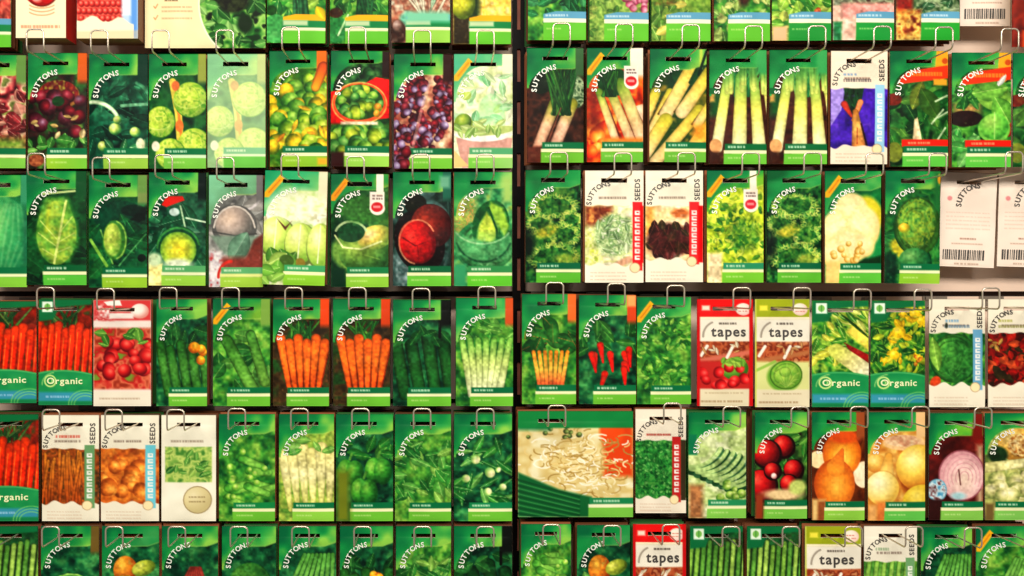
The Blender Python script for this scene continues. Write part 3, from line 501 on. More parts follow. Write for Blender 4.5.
def white_blue_lettuce(a):
    def ph(a):
        a.mot(a.all(), [(16, 80, 34), (36, 120, 50), (100, 170, 60), (20, 96, 44)], 8); a.cabbage(24, 62, 24, 26, ((130, 190, 70), (70, 150, 60), (20, 100, 46)), (140, 196, 90), 6); a.mot(a.ell(30, 64, 20, 24, 0, 6) * .6, [(20, 100, 44), (50, 140, 60), (14, 76, 36)], 6); a.leaf(6, 58, 36, 12, 80, (140, 200, 80), (190, 224, 120)); a.E(6, 88, 5, 7, (206, 80, 40), 20)
    _speedy(a, ph, (120, 170, 200), photo_y=(36, 90), top=(240, 230, 208)); a.dashes(16, 23, 30, (110, 160, 200), 2.8, .7, .1); a.dashes(15, 29, 42, (90, 130, 160), 3.2, .6, .1); a.E(17, 28, 1.6, 3, (60, 70, 60))
def white_red_oakleaf(a):
    def ph(a):
        a.mot(a.all(), [(40, 12, 10), (100, 20, 16), (160, 30, 22), (60, 30, 16)], 6, con=2); a.leaves(60, (0, 36, 46, 92), (9, 14), (.5, .8), [(150, 26, 22), (190, 44, 30), (90, 20, 16), (60, 50, 24), (206, 90, 50)], None); a.leaves(6, (0, 40, 16, 52), (6, 9), (.4, .5), [(214, 170, 90)])
    _speedy(a, ph, (150, 180, 110), photo_y=(36, 90), top=(240, 230, 208)); a.dashes(10, 23, 24, (170, 170, 90), 2.6, .7, .1); a.dashes(10, 29, 44, (140, 140, 80), 3, .6, .1)
def white_red_round(a):
    a.im[:] = (240, 224, 214); a.R(0, 0, 57, 22, (206, 74, 74), 2); a.mot(a.rect(2, 4, 20, 22, 4), [(246, 236, 226), (190, 60, 60), (240, 220, 214)], 5); a.ball(46, 12, 9, 8, (250, 240, 226), (240, 226, 216), (214, 150, 140)); a.R(16, 14, 40, 20, (244, 230, 222), 2); a.P([(10, 2), (26, 0), (28, 6), (14, 6)], (240, 230, 222))
    a.mot(a.rect(0, 30, 57, 96, 3), [(150, 60, 40), (214, 120, 90), (180, 40, 40), (120, 150, 60)], 8); a.balls(22, (4, 44, 54, 92), (5, 8), [((250, 130, 110), (206, 44, 44), (110, 14, 24))]); a.leaves(10, (6, 34, 50, 50), (10, 16), (.4, .6), [(110, 176, 70), (70, 140, 50)], (190, 220, 120)); a.R(0, 98, 57, 115, (236, 226, 206), 2); a.dashes(6, 106, 46, (160, 130, 110), 2, .5)
def _plain(a, bgpal, fn, tail=None, x0=15, fl=None, **k):
    a.mot(a.all(), bgpal, 9); fn(a); a.head(tail=tail, **{q: k[q] for q in k if q in ('dark', 'mid', 'light', 'low', 'top', 'ex')})
    if fl: a.flash()
    a.band(x0, lime=k.get('lime', (110, 196, 64)), teal=k.get('teal', (6, 120, 76)))
def green_courgettes(a):
    def f(a):
        a.leaves(14, (0, 30, 57, 60), (16, 26), (.4, .6), [(24, 100, 46), (50, 130, 60), (14, 76, 36)], (120, 180, 90))
        for i in range(5): a.stalk(4 + i * 12, 48 + i % 2 * 6, 14 + i * 11, 100, 11, 10, (40, 110, 40), (60, 130, 50), .5, (80, 150, 60))
        a.balls(4, (36, 50, 56, 66), (4, 6), [((255, 210, 80), (240, 160, 40), (180, 90, 20))])
    _plain(a, DKG, f, ex=9)
def green_cucumber_flash(a):
    def f(a):
        a.leaves(16, (0, 30, 57, 96), (16, 24), (.5, .7), [(50, 130, 56), (90, 160, 66), (30, 104, 46)], (170, 206, 110)); a.stalk(14, 44, 40, 96, 12, 13, (70, 140, 50), (110, 170, 70), .5, (90, 160, 60)); a.stalk(38, 38, 52, 88, 10, 11, (80, 150, 56), (120, 176, 74), .5)
    _plain(a, GRN, f, tail=(130, 170, 80), fl=True, light=(120, 180, 60))
def carrots_bunch(a, orange_tail=(222, 84, 34)):
    def f(a):
        _greens_fan(a, 30, 24, 46, 16, [(40, 120, 44), (80, 150, 56), (24, 90, 40)], 20)
        for i in range(6): a.stalk(8 + i * 9, 42 + i % 2 * 5, 18 + i * 5.5, 102, 10, 4, (240, 110, 40), (230, 90, 30), .6, (250, 130, 50)); a.line([(13 + i * 9, 50), (20 + i * 5.5, 100)], 1, (150, 40, 14))
    _plain(a, [(50, 40, 24), (80, 60, 34), (40, 80, 36)], f, tail=orange_tail, ex=9)
def carrots_bunch_dark(a): carrots_bunch(a, (206, 80, 36))
def cucumber_dark(a):
    def f(a):
        for i in range(4): a.stalk(2 + i * 16, 40 + i % 2 * 8, 12 + i * 15, 102, 13, 12, (16, 76, 34), (30, 100, 44), .45, (44, 116, 50))
        a.leaves(8, (0, 28, 57, 46), (14, 20), (.5, .7), [(24, 100, 46), (50, 130, 60)], (120, 180, 90)); a.line([(46, 4), (46, 40)], 3, (10, 16, 12))
    _plain(a, DKG, f, tail=(16, 22, 18), ex=10)
def celery_red(a):
    def f(a):
        a.leaves(24, (2, 22, 55, 50), (10, 16), (.5, .7), [(60, 160, 60), (110, 190, 80), (40, 130, 50)], (190, 226, 130))
        for i in range(7): a.stalk(6 + i * 8, 44, 16 + i * 4.4, 102, 6, 8, (120, 190, 80), (240, 244, 200), .66, (196, 220, 130))
    _plain(a, GRN, f, tail=(206, 96, 50), dark=(0, 130, 80), mid=(20, 160, 90), light=(130, 206, 100), ex=8)
def chard_orange(a):
    def f(a):
        a.leaves(20, (2, 28, 55, 66), (18, 24), (.5, .7), [(34, 110, 46), (60, 140, 56), (20, 86, 40)], (224, 110, 60))
        for i in range(7): a.stalk(12 + i * 6, 60, 20 + i * 3.4, 102, 4, 5, (240, 150, 50), (214, 60, 50), .7, (250, 200, 90))
    _plain(a, GRN, f, tail=(232, 120, 60), ex=9)
def chilli_orange(a):
    def f(a):
        a.leaves(14, (2, 30, 55, 60), (14, 20), (.4, .6), [(34, 110, 46), (60, 140, 56)], (150, 200, 100))
        for i in range(9): x, y = a.rng.uniform(8, 50), a.rng.uniform(44, 84); a.stalk(x, y, x + a.rng.uniform(-5, 5), y + 18, 7, 2, (230, 50, 30), (214, 24, 24), .6)
    _plain(a, DKG, f, tail=(214, 84, 40), ex=9); a.R(48, 0, 57, 12, (240, 170, 110), 3)
def cress_flash(a):
    def f(a):
        for i in range(120): x, y = a.rng.uniform(0, 57), a.rng.uniform(26, 96); a.leaf(x, y, a.rng.uniform(6, 9), 4, a.rng.uniform(0, 360), a.rng.choice([(60, 150, 50), (110, 190, 70), (150, 210, 90), (40, 120, 50)]))
    _plain(a, GRN, f, fl=True, light=(90, 190, 90))
def white_orange_roots(a):
    def ph(a):
        a.mot(a.all(), [(110, 60, 24), (170, 90, 36), (80, 60, 30)], 6)
        for i in range(22): x = a.rng.uniform(0, 46); a.stalk(x, a.rng.uniform(36, 60), x + a.rng.uniform(-8, 8), 96, 3, 3, (206, 130, 50), (170, 80, 30), .6)
    _speedy(a, ph, (110, 160, 110), photo_y=(36, 94), split=43, top=(240, 232, 210)); a.dashes(14, 23, 40, (200, 60, 50), 3, .6)
def white_cyan_roots(a):
    def ph(a):
        a.mot(a.all(), [(190, 100, 40), (214, 130, 56), (160, 76, 30)], 9); a.balls(14, (0, 40, 42, 92), (7, 10), [((250, 190, 100), (220, 130, 56), (150, 76, 30))])
    _speedy(a, ph, (120, 200, 214), photo_y=(36, 94), split=44, top=(240, 232, 210))
def white_round_seal(a):
    a.im[:] = (240, 234, 212); a.shade(.03); a.mot(a.rect(4, 34, 53, 72, 1.5), [(120, 170, 80), (190, 210, 120), (80, 140, 60)], 6); a.leaves(20, (8, 38, 50, 68), (8, 12), (.5, .7), [(110, 180, 80), (160, 206, 100), (60, 140, 60)], (210, 230, 150))
    a.dashes(10, 28, 44, (110, 90, 80), 2.4, .5); a.ball(38, 91, 14, 14, (232, 220, 180), (220, 206, 160), (200, 186, 140)); a.line(a.arcpts(38, 91, 14.5, 14.5, 0, 360, 24), 1, (150, 130, 90)); a.dashes(29, 88, 47, (130, 110, 80), 1.6, .6); a.dashes(29, 93, 47, (130, 110, 80), 1.6, .6)
def pea_pods(a):
    def f(a):
        for i in range(8): x, y = a.rng.uniform(4, 40), a.rng.uniform(34, 92); a.stalk(x, y, x + 20, y + a.rng.uniform(-10, 10), 9, 7, (80, 170, 60), (120, 200, 80), .6, (140, 210, 90))
        a.balls(12, (10, 40, 50, 90), (3, 4), [((220, 244, 150), (150, 210, 80), (70, 150, 50))])
    _plain(a, GRN, f, teal=(20, 140, 80))
def pale_parsnips(a):
    def f(a):
        for i in range(6): a.stalk(4 + i * 10, 36 + i % 2 * 6, 12 + i * 8, 102, 13, 4, (236, 226, 150), (214, 214, 120), .75, (240, 232, 170))
        a.leaves(8, (0, 26, 57, 42), (12, 18), (.4, .6), [(90, 180, 70), (130, 200, 90)], (200, 230, 140))
    _plain(a, [(130, 170, 70), (170, 190, 90), (100, 150, 60)], f, lime=(140, 214, 80))
def peppers_green(a):
    def f(a):
        a.leaves(10, (0, 30, 57, 50), (14, 20), (.5, .7), [(40, 130, 50), (70, 150, 60)], (150, 200, 100))
        for x, y in ((14, 62), (42, 60), (28, 82)): a.ball(x - 4, y, 9, 14, (150, 210, 90), (70, 160, 50), (20, 90, 34)); a.ball(x + 5, y + 1, 9, 14, (130, 200, 80), (60, 150, 50), (16, 80, 30)); a.line([(x, y - 14), (x + 2, y - 20)], 2.4, (90, 150, 60))
    _plain(a, DKG, f); a.R(0, 60, 14, 115, (120, 130, 40), 8)
def salad_leaves_green(a):
    def f(a): a.leaves(46, (0, 30, 57, 96), (14, 20), (.4, .6), [(60, 150, 60), (100, 180, 80), (40, 124, 54), (140, 200, 90)], (190, 226, 140))
    _plain(a, GRN, f)
def rocket_green(a):
    def f(a):
        a.leaves(26, (0, 32, 57, 92), (18, 26), (.22, .34), [(70, 170, 70), (40, 140, 60), (110, 190, 90)], (200, 230, 160)); a.balls(6, (4, 40, 54, 92), (3, 5), [((250, 240, 200), (220, 230, 160), (120, 180, 90))])
    _plain(a, DKG, f, teal=(20, 140, 90))
def white_red_cress(a):
    def ph(a):
        a.mot(a.all(), [(20, 96, 40), (40, 130, 54), (80, 160, 70)], 3)
        for i in range(190): a.leaf(a.rng.uniform(0, 46), a.rng.uniform(34, 96), 4, 2.6, a.rng.uniform(0, 360), a.rng.choice([(40, 140, 60), (80, 170, 80), (20, 104, 46), (110, 190, 100)]))
    _speedy(a, ph, (190, 50, 50), photo_y=(34, 96), split=41, top=(238, 226, 206)); a.R(51, 34, 57, 100, (70, 60, 40), 1); a.dashes(12, 28, 40, (200, 80, 70), 2.6, .6, .1)
def broad_beans(a):
    a.mot(a.all(), [(206, 220, 160), (176, 200, 130), (226, 232, 190)], 12)
    def f(a):
        for i in range(8): a.line(a.arcpts(2 + i * 6, 20 + i * 3, 34, 42, 100, 30 - i), 7, (30, 80, 44) if i % 2 else (60, 110, 70)); a.line(a.arcpts(2 + i * 6, 19 + i * 3, 34, 40, 100, 30 - i), 4, (170, 200, 130)); 
        a.balls(10, (28, 74, 54, 92), (3.4, 4.6), [((220, 240, 160), (160, 200, 90), (80, 130, 50))])
    f(a); a.R(0, 78, 14, 115, (170, 120, 80), 6); a.head(low=46, top=20, light=(150, 210, 90)); a.R(0, 24, 8, 46, (10, 130, 90), 2); a.band(19, teal=(40, 150, 100), lime=(130, 206, 90))
def red_radishes(a):
    a.mot(a.all(), [(30, 20, 14), (50, 90, 40), (110, 160, 70)], 10); a.leaves(20, (24, 16, 57, 60), (12, 20), (.4, .6), [(60, 150, 56), (100, 180, 70), (34, 110, 44)], (180, 214, 120))
    for x, y, r in ((30, 36, 11), (12, 44, 14), (41, 61, 10), (6, 78, 16), (36, 76, 9), (18, 62, 8)): a.E(x + 1, y + 1, r + 2, r + 2, (30, 8, 8)); a.ball(x, y, r, r, (255, 110, 90), (190, 26, 30), (80, 6, 14))
    a.ball(20, 68, 3, 3, (255, 250, 240), (250, 230, 220), (220, 150, 150)); a.E(30, 88, 22, 6, (226, 196, 150), 0, 4); a.E(46, 80, 10, 8, (190, 206, 120), 0, 4); a.head(tk=.5, low=44, top=22, light=(130, 200, 80)); a.band(10, lime=(120, 200, 80)); a.R(0, 88, 9, 115, (150, 70, 40), 4)
def brown_onions(a):
    a.mot(a.all(), [(80, 34, 16), (120, 60, 24), (60, 24, 12)], 12); a.E(6, 50, 9, 9, (246, 220, 170)); a.E(56, 66, 12, 14, (250, 226, 190)); a.stalk(56, 2, 50, 30, 7, 9, (170, 90, 40), (120, 50, 24))
    a.ball(32, 44, 21, 23, (255, 220, 110), (240, 150, 50), (180, 70, 20), 0, .0, .15); a.ball(24, 76, 22, 27, (255, 196, 90), (232, 136, 50), (170, 70, 24), 0, .1, .1)
    for cx, cy, rx, ry in ((32, 44, 19, 21), (24, 76, 20, 25)):
        for k in (.25, .55, .85): a.line(a.arcpts(cx, cy, rx * k, ry, -85, 85), .8, (206, 110, 36), al=.22); a.line(a.arcpts(cx, cy, rx * k, ry, 95, 265), .8, (206, 110, 36), al=.22)
    a.stalk(25, 58, 32, 40, 20, 4, (240, 150, 58), (222, 116, 46), .9); a.E(34, 25, 16, 8, (226, 96, 34), 0, 4); a.R(0, 92, 14, 115, (226, 190, 130), 4); a.R(6, 94, 14, 115, (150, 90, 50), 3); a.head(tk=.4, tail=(160, 90, 50), ex=9, low=40, top=20, light=(110, 190, 50)); a.band(14, lime=(140, 206, 80))
def white_onions(a):
    a.mot(a.all(), [(214, 150, 70), (236, 190, 110), (190, 120, 50)], 12); a.E(36, 32, 22, 8, (236, 190, 140)); a.mot(a.ell(34, 30, 18, 6), [(240, 210, 170), (200, 140, 110)], 4)
    a.E(52, 64, 24, 24, (150, 80, 30), 0, 4); a.ball(50, 58, 23, 24, (255, 240, 170), (246, 206, 100), (190, 120, 44)); a.ball(8, 54, 10, 10, (255, 226, 150), (240, 190, 100), (200, 130, 60)); a.ball(54, 94, 20, 18, (250, 226, 120), (226, 190, 70), (170, 120, 40)); a.stalk(20, 46, 17, 70, 8, 16, (236, 170, 80), (250, 220, 140), .8); a.E(14, 82, 18, 20, (190, 130, 60), 0, 3); a.ball(14, 80, 16, 18, (255, 250, 210), (250, 232, 160), (220, 180, 90))
    a.R(8, 94, 20, 115, (214, 130, 70), 5); a.R(0, 98, 8, 115, (226, 170, 110), 4); a.head(tk=.4, tail=(232, 190, 140), ex=9, low=44, top=20, light=(110, 200, 80)); a.band(17, lime=(100, 200, 90))
def pink_onion_slice(a):
    a.mot(a.all(), [(60, 16, 14), (90, 24, 20), (120, 34, 28)], 12); a.P([(46, 0), (57, 0), (57, 44), (48, 40)], (150, 40, 30), 3); a.R(50, 34, 57, 100, (190, 160, 130), 6); a.E(34, 66, 25, 27, (150, 90, 100)); a.ball(34, 66, 23.5, 25.5, (250, 220, 200), (236, 196, 190), (206, 150, 156), 0, .1, .2)
    for k in range(5): a.line(a.arcpts(36, 68, 5 + k * 4.2, 6 + k * 4.6, 150, 390, 18), .9, (200, 140, 150), al=.75)
    a.line([(30, 60), (32, 76)], 1.4, (110, 60, 60)); a.E(8, 82, 10, 12, (110, 170, 190)); a.mot(a.ell(8, 82, 9, 11), [(90, 150, 180), (200, 220, 226), (110, 60, 60)], 4); a.E(30, 88, 8, 4, (170, 206, 210), 0, 3); a.R(0, 92, 14, 115, (60, 24, 22), 3); a.head(tk=.4, low=44, top=24, hx=60, light=(120, 206, 60)); a.P([(48, 0), (57, 0), (57, 28), (44, 30)], (130, 34, 26), 3); a.band(13, lime=(130, 200, 90))
def cream_roots(a):
    a.mot(a.all(), [(150, 160, 90), (190, 190, 120), (100, 120, 60)], 9); a.ball(34, 34, 22, 18, (246, 226, 160), (216, 170, 90), (150, 110, 50)); a.mot(a.ell(36, 34, 14, 12), [(180, 120, 60), (240, 210, 150), (150, 100, 50)], 4); a.E(12, 44, 10, 9, (30, 60, 30), 0, 3)
    a.stalk(0, 58, 60, 50, 11, 9, (226, 220, 150), (240, 232, 180), .7); a.stalk(40, 66, 70, 62, 10, 10, (236, 226, 170), (226, 210, 150), .7); a.balls(20, (0, 70, 57, 92), (6, 9), [((250, 244, 200), (220, 214, 150), (140, 150, 90))]); a.head(low=44, top=16, light=(120, 200, 80)); a.band(10, lime=(130, 206, 100)); a.R(0, 96, 9, 115, (120, 100, 60), 4)
def onion_carrot(a):
    def f(a): a.ball(24, 46, 12, 15, (255, 200, 90), (226, 140, 50), (150, 70, 24)); a.ball(42, 44, 12, 8, (226, 226, 120), (170, 180, 70), (100, 120, 40), -20); a.leaves(12, (0, 56, 57, 94), (14, 22), (.4, .6), [(70, 150, 60), (110, 180, 80)], (190, 226, 140))
    _plain(a, DKG, f, light=(60, 160, 90))
def bean_arcs(a):
    def f(a):
        for i in range(6): a.line(a.arcpts(30, 96 + i * 3, 12 + i * 5, 40 + i * 4, 190, 340), 4, (70, 150, 60)); a.line(a.arcpts(30, 95 + i * 3, 12 + i * 5, 40 + i * 4, 190, 340), 1.6, (150, 206, 100))
    _plain(a, DKG, f, tail=(120, 100, 50), ex=8)
def bean_pods_red(a):
    def f(a):
        for i in range(7): a.stalk(30 + i * 1.5, 44, 2 + i * 9, 96, 4, 3.4, (150, 60, 50), (120, 90, 50), .6, (190, 90, 70))
    _plain(a, DKG, f)
def runner_beans(a):
    def f(a):
        for i in range(8): a.stalk(26 + i * 4, 30, -4 + i * 8, 100, 4.4, 4, (90, 170, 70), (60, 140, 56), .55, (120, 190, 90))
    _plain(a, DKG, f)
def runner_beans_flash(a):
    def f(a):
        for i in range(9): a.stalk(40 + i * 3, 34 + i, 4 + i * 7, 100, 5, 4, (110, 190, 80), (70, 150, 60), .55, (140, 206, 100))
    _plain(a, GRN, f, fl=True)
def dark_green_head(a):
    def f(a): a.ball(30, 66, 24, 28, (110, 180, 70), (50, 130, 50), (14, 70, 34)); a.mot(a.ell(30, 66, 23, 27) * .5, [(40, 110, 44), (110, 170, 70)], 5)
    _plain(a, DKG, f)
def white_green_pods(a):
    def ph(a):
        a.mot(a.all(), [(60, 130, 50), (110, 170, 70)], 8)
        for i in range(7): a.stalk(6 + i * 8, 34, -2 + i * 8, 98, 5, 5, (130, 190, 80), (90, 160, 60), .5, (160, 210, 100))
    _speedy(a, ph, (120, 170, 120), photo_y=(37, 92), top=(238, 230, 210)); a.dashes(12, 24, 26, (110, 150, 110), 3, .6)
# -- top row foots and odd packs (the upper part is out of the frame)
def _peptop(a, fn, x0=15, orange=False, blue=False, y=92, lime=(104, 200, 62)):
    a.mot(a.all(), GRN, 8); fn(a); a.head(low=44)
    X, Y = a.X, a.Y; top = (244, 180, 40) if orange else (110, 164, 190)
    a.put(a.rect(x0, y - 6, 58, y + 1) * np.clip(.5 + (Y - y + 6 - 2.6 * (1 - np.clip((X - x0) / 12, 0, 1))) / 1, 0, 1), top)
    if blue: a.dashes(x0 + 2, y - 2, x0 + 24, (220, 236, 246), 2, .7); a.R(x0, y + 1, 58, y + 5, (248, 244, 214)); a.R(x0, y + 5, 58, 115, lime); a.dashes(x0 + 3, y + 11, x0 + 18, (200, 240, 150), 1.6, .5)
    else: a.R(x0, y, 58, y + 7, (10, 140, 80)); a.R(x0, y, x0 + 24, y + 5, (190, 216, 170), 2); a.R(x0, y + 7, 58, y + 10, (240, 244, 200)); a.R(x0, y + 10, 58, 115, lime)
def top_carrots(a): _peptop(a, lambda a: (a.mot(a.rect(0, 30, 57, 92), [(170, 50, 50), (214, 110, 90), (120, 30, 30)], 7)), 4)
def top_chives(a):
    def f(a):
        a.leaves(30, (0, 40, 57, 112), (14, 20), (.5, .7), [(60, 170, 60), (110, 200, 80), (40, 130, 60), (170, 220, 90)], (210, 240, 150)); _greens_fan(a, 34, 40, 88, 14, [(20, 90, 50), (60, 130, 80)], 14); a.E(8, 100, 13, 14, (70, 170, 90)); a.E(4, 82, 6, 5, (30, 80, 30))
    _peptop(a, f, 16, True); a.leaf(52, 84, 14, 10, 60, (250, 220, 50))
def top_parsley(a):
    def f(a):
        a.leaves(40, (0, 40, 57, 112), (10, 16), (.5, .8), [(30, 120, 50), (60, 150, 60), (20, 90, 44), (130, 200, 80)], (150, 206, 110)); _greens_fan(a, 34, 40, 86, 14, [(20, 80, 44), (40, 110, 60)], 14); a.E(6, 100, 12, 13, (40, 130, 66)); a.E(6, 84, 7, 5, (70, 40, 20)); a.line([(8, 106), (18, 86)], 1.6, (190, 220, 170))
    _peptop(a, f, 15, True)
def top_pale_stalks(a):
    def f(a):
        a.mot(a.all(), [(206, 170, 140), (160, 100, 80), (226, 214, 190)], 7); [a.stalk(36 + a.rng.uniform(-4, 4), 96, 8 + i * 5.5, 60, 3, 2, (230, 220, 190), a.rng.choice([(110, 180, 140), (240, 226, 200), (190, 120, 100)])) for i in range(10)]; a.E(16, 92, 8, 8, (120, 200, 170), 0, 4); a.E(6, 104, 9, 12, (70, 40, 30), 0, 3); a.ball(6, 98, 5, 6, (226, 200, 190), (150, 120, 110), (80, 60, 50))
    _peptop(a, f, 14, False, lime=(150, 214, 90)); a.R(14, 84, 57, 94, (130, 206, 170), 5)
def top_melon(a):
    def f(a): a.im[:] = (250, 226, 130); a.mot(a.rect(26, 30, 57, 92, 6), [(250, 230, 140), (244, 200, 90), (255, 244, 190)], 8); a.R(0, 76, 20, 115, (60, 50, 30), 4); a.R(16, 60, 26, 90, (40, 70, 30), 6); a.ball(10, 74, 12, 16, (240, 230, 90), (190, 190, 60), (90, 110, 30))
    _peptop(a, f, 16, True)
def top_dark_herb(a): _peptop(a, lambda a: a.leaves(50, (0, 40, 57, 104), (12, 18), (.5, .7), [(20, 110, 60), (40, 140, 80), (10, 80, 50), (70, 160, 100)], (110, 190, 130)), 15, blue=True)
def top_flower_herb(a):
    def f(a): a.mot(a.all(), [(110, 150, 70), (150, 180, 90), (80, 120, 50)], 5); a.leaves(40, (0, 50, 57, 112), (6, 10), (.4, .6), [(130, 170, 80), (170, 190, 100), (90, 140, 60)]); a.balls(12, (34, 62, 55, 84), (3, 4.6), [((240, 190, 200), (206, 130, 150), (150, 60, 90))])
    _peptop(a, f, 14, blue=True)
def top_sage(a):
    def f(a): a.mot(a.all(), [(90, 130, 50), (150, 180, 80)], 6); a.leaves(40, (0, 50, 57, 108), (10, 16), (.5, .7), [(150, 190, 80), (190, 206, 90), (100, 150, 60), (220, 210, 110)], (210, 226, 150)); a.mot(a.rect(4, 60, 22, 78, 5), [(120, 60, 30), (90, 120, 40)], 4)
    _peptop(a, f, 14, blue=True)
def top_oregano(a):
    def f(a): a.leaves(60, (0, 46, 57, 112), (9, 14), (.6, .8), [(130, 170, 90), (170, 200, 110), (80, 130, 60), (200, 210, 130)], (210, 230, 160)); a.E(30, 70, 6, 10, (70, 40, 30), 0, 4)
    _peptop(a, f, 14, blue=True)
def top_basil(a):
    def f(a): a.leaves(70, (0, 46, 57, 112), (9, 14), (.6, .8), [(110, 190, 60), (160, 214, 80), (70, 150, 50), (206, 220, 110)], (220, 240, 160)); a.balls(5, (30, 80, 48, 90), (2, 3), [((240, 150, 90), (200, 100, 60), (120, 60, 30))])
    _peptop(a, f, 16, blue=True, lime=(40, 160, 70)); a.R(0, 100, 15, 115, (240, 190, 150), 4)
def top_pink_bed(a):
    def f(a): a.im[:] = (236, 190, 170); a.mot(a.rect(0, 40, 57, 80, 3), [(110, 110, 90), (150, 160, 130), (80, 60, 50)], 5); a.R(8, 78, 57, 92, (230, 160, 150), 4); a.R(0, 96, 8, 115, (30, 120, 70), 3)
    _peptop(a, f, 21, blue=True, lime=(30, 160, 70))
def top_red_edge_herb(a):
    def f(a): a.mot(a.all(), [(100, 130, 90), (150, 170, 130), (70, 100, 60)], 5); a.leaves(30, (14, 50, 57, 92), (10, 14), (.4, .6), [(90, 140, 90), (160, 180, 140), (60, 110, 70)], (206, 214, 190)); a.R(0, 40, 14, 92, (150, 30, 14), 4); a.mot(a.rect(0, 84, 22, 114, 4), [(200, 120, 50), (240, 200, 110), (120, 40, 20)], 6)
    _peptop(a, f, 22, blue=True, lime=(40, 170, 60))
def top_brown_edge(a): a.mot(a.all(), [(110, 34, 20), (150, 50, 30), (90, 24, 16)], 10); a.R(0, 0, 57, 30, (20, 130, 70)); a.R(10, 98, 57, 115, (214, 90, 40), 3)
def tomato_front(a):
    a.im[:] = (250, 232, 196); a.shade(.02, 20); a.ball(25, 60, 20, 24, (250, 120, 90), (222, 30, 26), (160, 10, 14)); a.leaves(6, (14, 36, 36, 44), (10, 14), (.3, .4), [(60, 140, 50)]); a.ball(22, 76, 6, 5, (255, 246, 230), (240, 200, 190), (200, 90, 80)); a.E(34, 70, 8, 12, (190, 20, 24), 30); a.line(a.arcpts(26, 66, 17, 18, 40, 130), 1.6, (120, 20, 14))
    for y in (86, 89.5, 93): a.line(a.arcpts(26, y - 8, 16, 8, 40, 140), 1, (214, 150, 110))
    a.dashes(5, 104, 44, (226, 150, 120), 3, .8, .2)
def berry_front(a):
    a.im[:] = (250, 240, 214); a.R(0, 0, 42, 96, (190, 50, 50)); a.mot(a.rect(0, 0, 42, 98, 2), [(206, 60, 56), (236, 120, 100), (150, 30, 34)], 5)
    for j in range(14):
        for i in range(9): a.ball(2 + i * 5 + (j % 2) * 2.4, 2 + j * 7.2, 2.8, 3.2, (250, 170, 150), (216, 70, 60), (140, 24, 28))
    a.R(42, 0, 57, 115, (190, 214, 240), 4); a.R(50, 0, 57, 115, (110, 160, 226), 4); a.R(43, 60, 50, 92, (240, 246, 246), 3); X, Y = a.X, a.Y; a.put(np.clip(.5 + (Y - 95 - 3 * np.sin(X * .25 + 1) - .06 * X) / 1.5, 0, 1) * (X < 53), (252, 240, 206)); a.put(np.clip(.5 + (Y - 107 + (X - 57) * .02) / 2, 0, 1) * .5, (214, 190, 150))
def salad_wide(a):
    W = a.W; a.im[:] = (250, 230, 184); a.shade(.02, 24)
    a.dashes(20, 67, 34, (120, 90, 70), 2.2, .8, .1)
    for y in (74, 78): a.dashes(17, y, 48, (180, 150, 120), 1.5, .7, .2)
    a.dashes(17, 85, 48, (180, 150, 120), 1.5, .7, .2)
    for y in (74, 85): a.line([(9, y - 1), (10.5, y + 1), (13, y - 3)], .9, (200, 130, 90))
    m = a.ell(98, 70, 43, 52); a.put(a.ell(98, 70, 44.5, 53.5), (250, 250, 220)); e = a.im.copy(); a.mot(a.all(), [(14, 60, 24), (40, 120, 44), (110, 180, 80), (160, 214, 110), (20, 40, 20)], 9, con=2)
    a.leaves(60, (56, 10, 116, 112), (10, 18), (.5, .8), [(60, 150, 60), (110, 190, 90), (40, 110, 44), (150, 210, 120)], (190, 230, 150)); a.mot(a.ell(88, 66, 16, 14, 0, 4), [(20, 24, 14), (40, 50, 24), (60, 70, 40)], 4); a.E(100, 90, 8, 10, (20, 50, 20), 0, 4)
    m = m[..., None]; a.im = e * (1 - m) + a.im * m
def sprouting_wide(a):
    W = a.W; a.mot(a.all(), [(230, 214, 160), (214, 190, 130), (240, 230, 190)], 12); a.R(84, 0, 113, 70, (214, 80, 30), 6); a.E(92, 20, 12, 20, (230, 90, 30), 0, 4)
    for i in range(240):
        x, y = a.rng.gauss(62, 22), a.rng.gauss(56, 16); t = a.rng.uniform(0, 6.28); r = a.rng.uniform(5, 10); a.line(a.arcpts(x, y, r, r * .6, math.degrees(t), math.degrees(t) + a.rng.uniform(60, 130), 4), 1.3, a.rng.choice([(244, 232, 190), (226, 200, 140), (190, 160, 100), (250, 244, 220), (170, 140, 80)]))
    a.balls(14, (10, 8, 60, 30), (2, 3), [((170, 190, 120), (110, 130, 70), (60, 70, 40))]); a.P([(0, 66), (40, 84), (72, 92), (72, 114), (0, 114)], (20, 110, 60), 3)
    for i in range(7): a.line([(0, 74 + i * 6), (60, 92 + i * 5)], 2.4, (14, 80, 44), al=.7); a.line([(0, 77 + i * 6), (60, 95 + i * 5)], 1, (90, 170, 90), al=.6)
    X, Y = a.X, a.Y; a.put(a.rect(0, 0, 30, 20, 6), (0, 120, 70)); a.put(np.clip(.5 + (18 - Y) / 2, 0, 1), (14, 140, 74))
    a.R(70, 93, 114, 100, (30, 140, 90)); a.R(69, 100, 114, 103.5, (240, 240, 200)); a.R(69, 103.5, 114, 115, (120, 200, 80)); a.dashes(74, 96.5, 100, (220, 240, 210), 2.2, .7)
# ------------------------------------------------------------------ mesh helpers
def link_mesh(name, verts, faces, mat, parent=None, smooth=False):
    me = bpy.data.meshes.new(name); me.from_pydata(verts, [], faces); me.update()
    if smooth: me.polygons.foreach_set('use_smooth', [True] * len(me.polygons))
    me.materials.append(mat)
    o = bpy.data.objects.new(name, me); col.objects.link(o)
    if parent: o.parent = parent
    return o

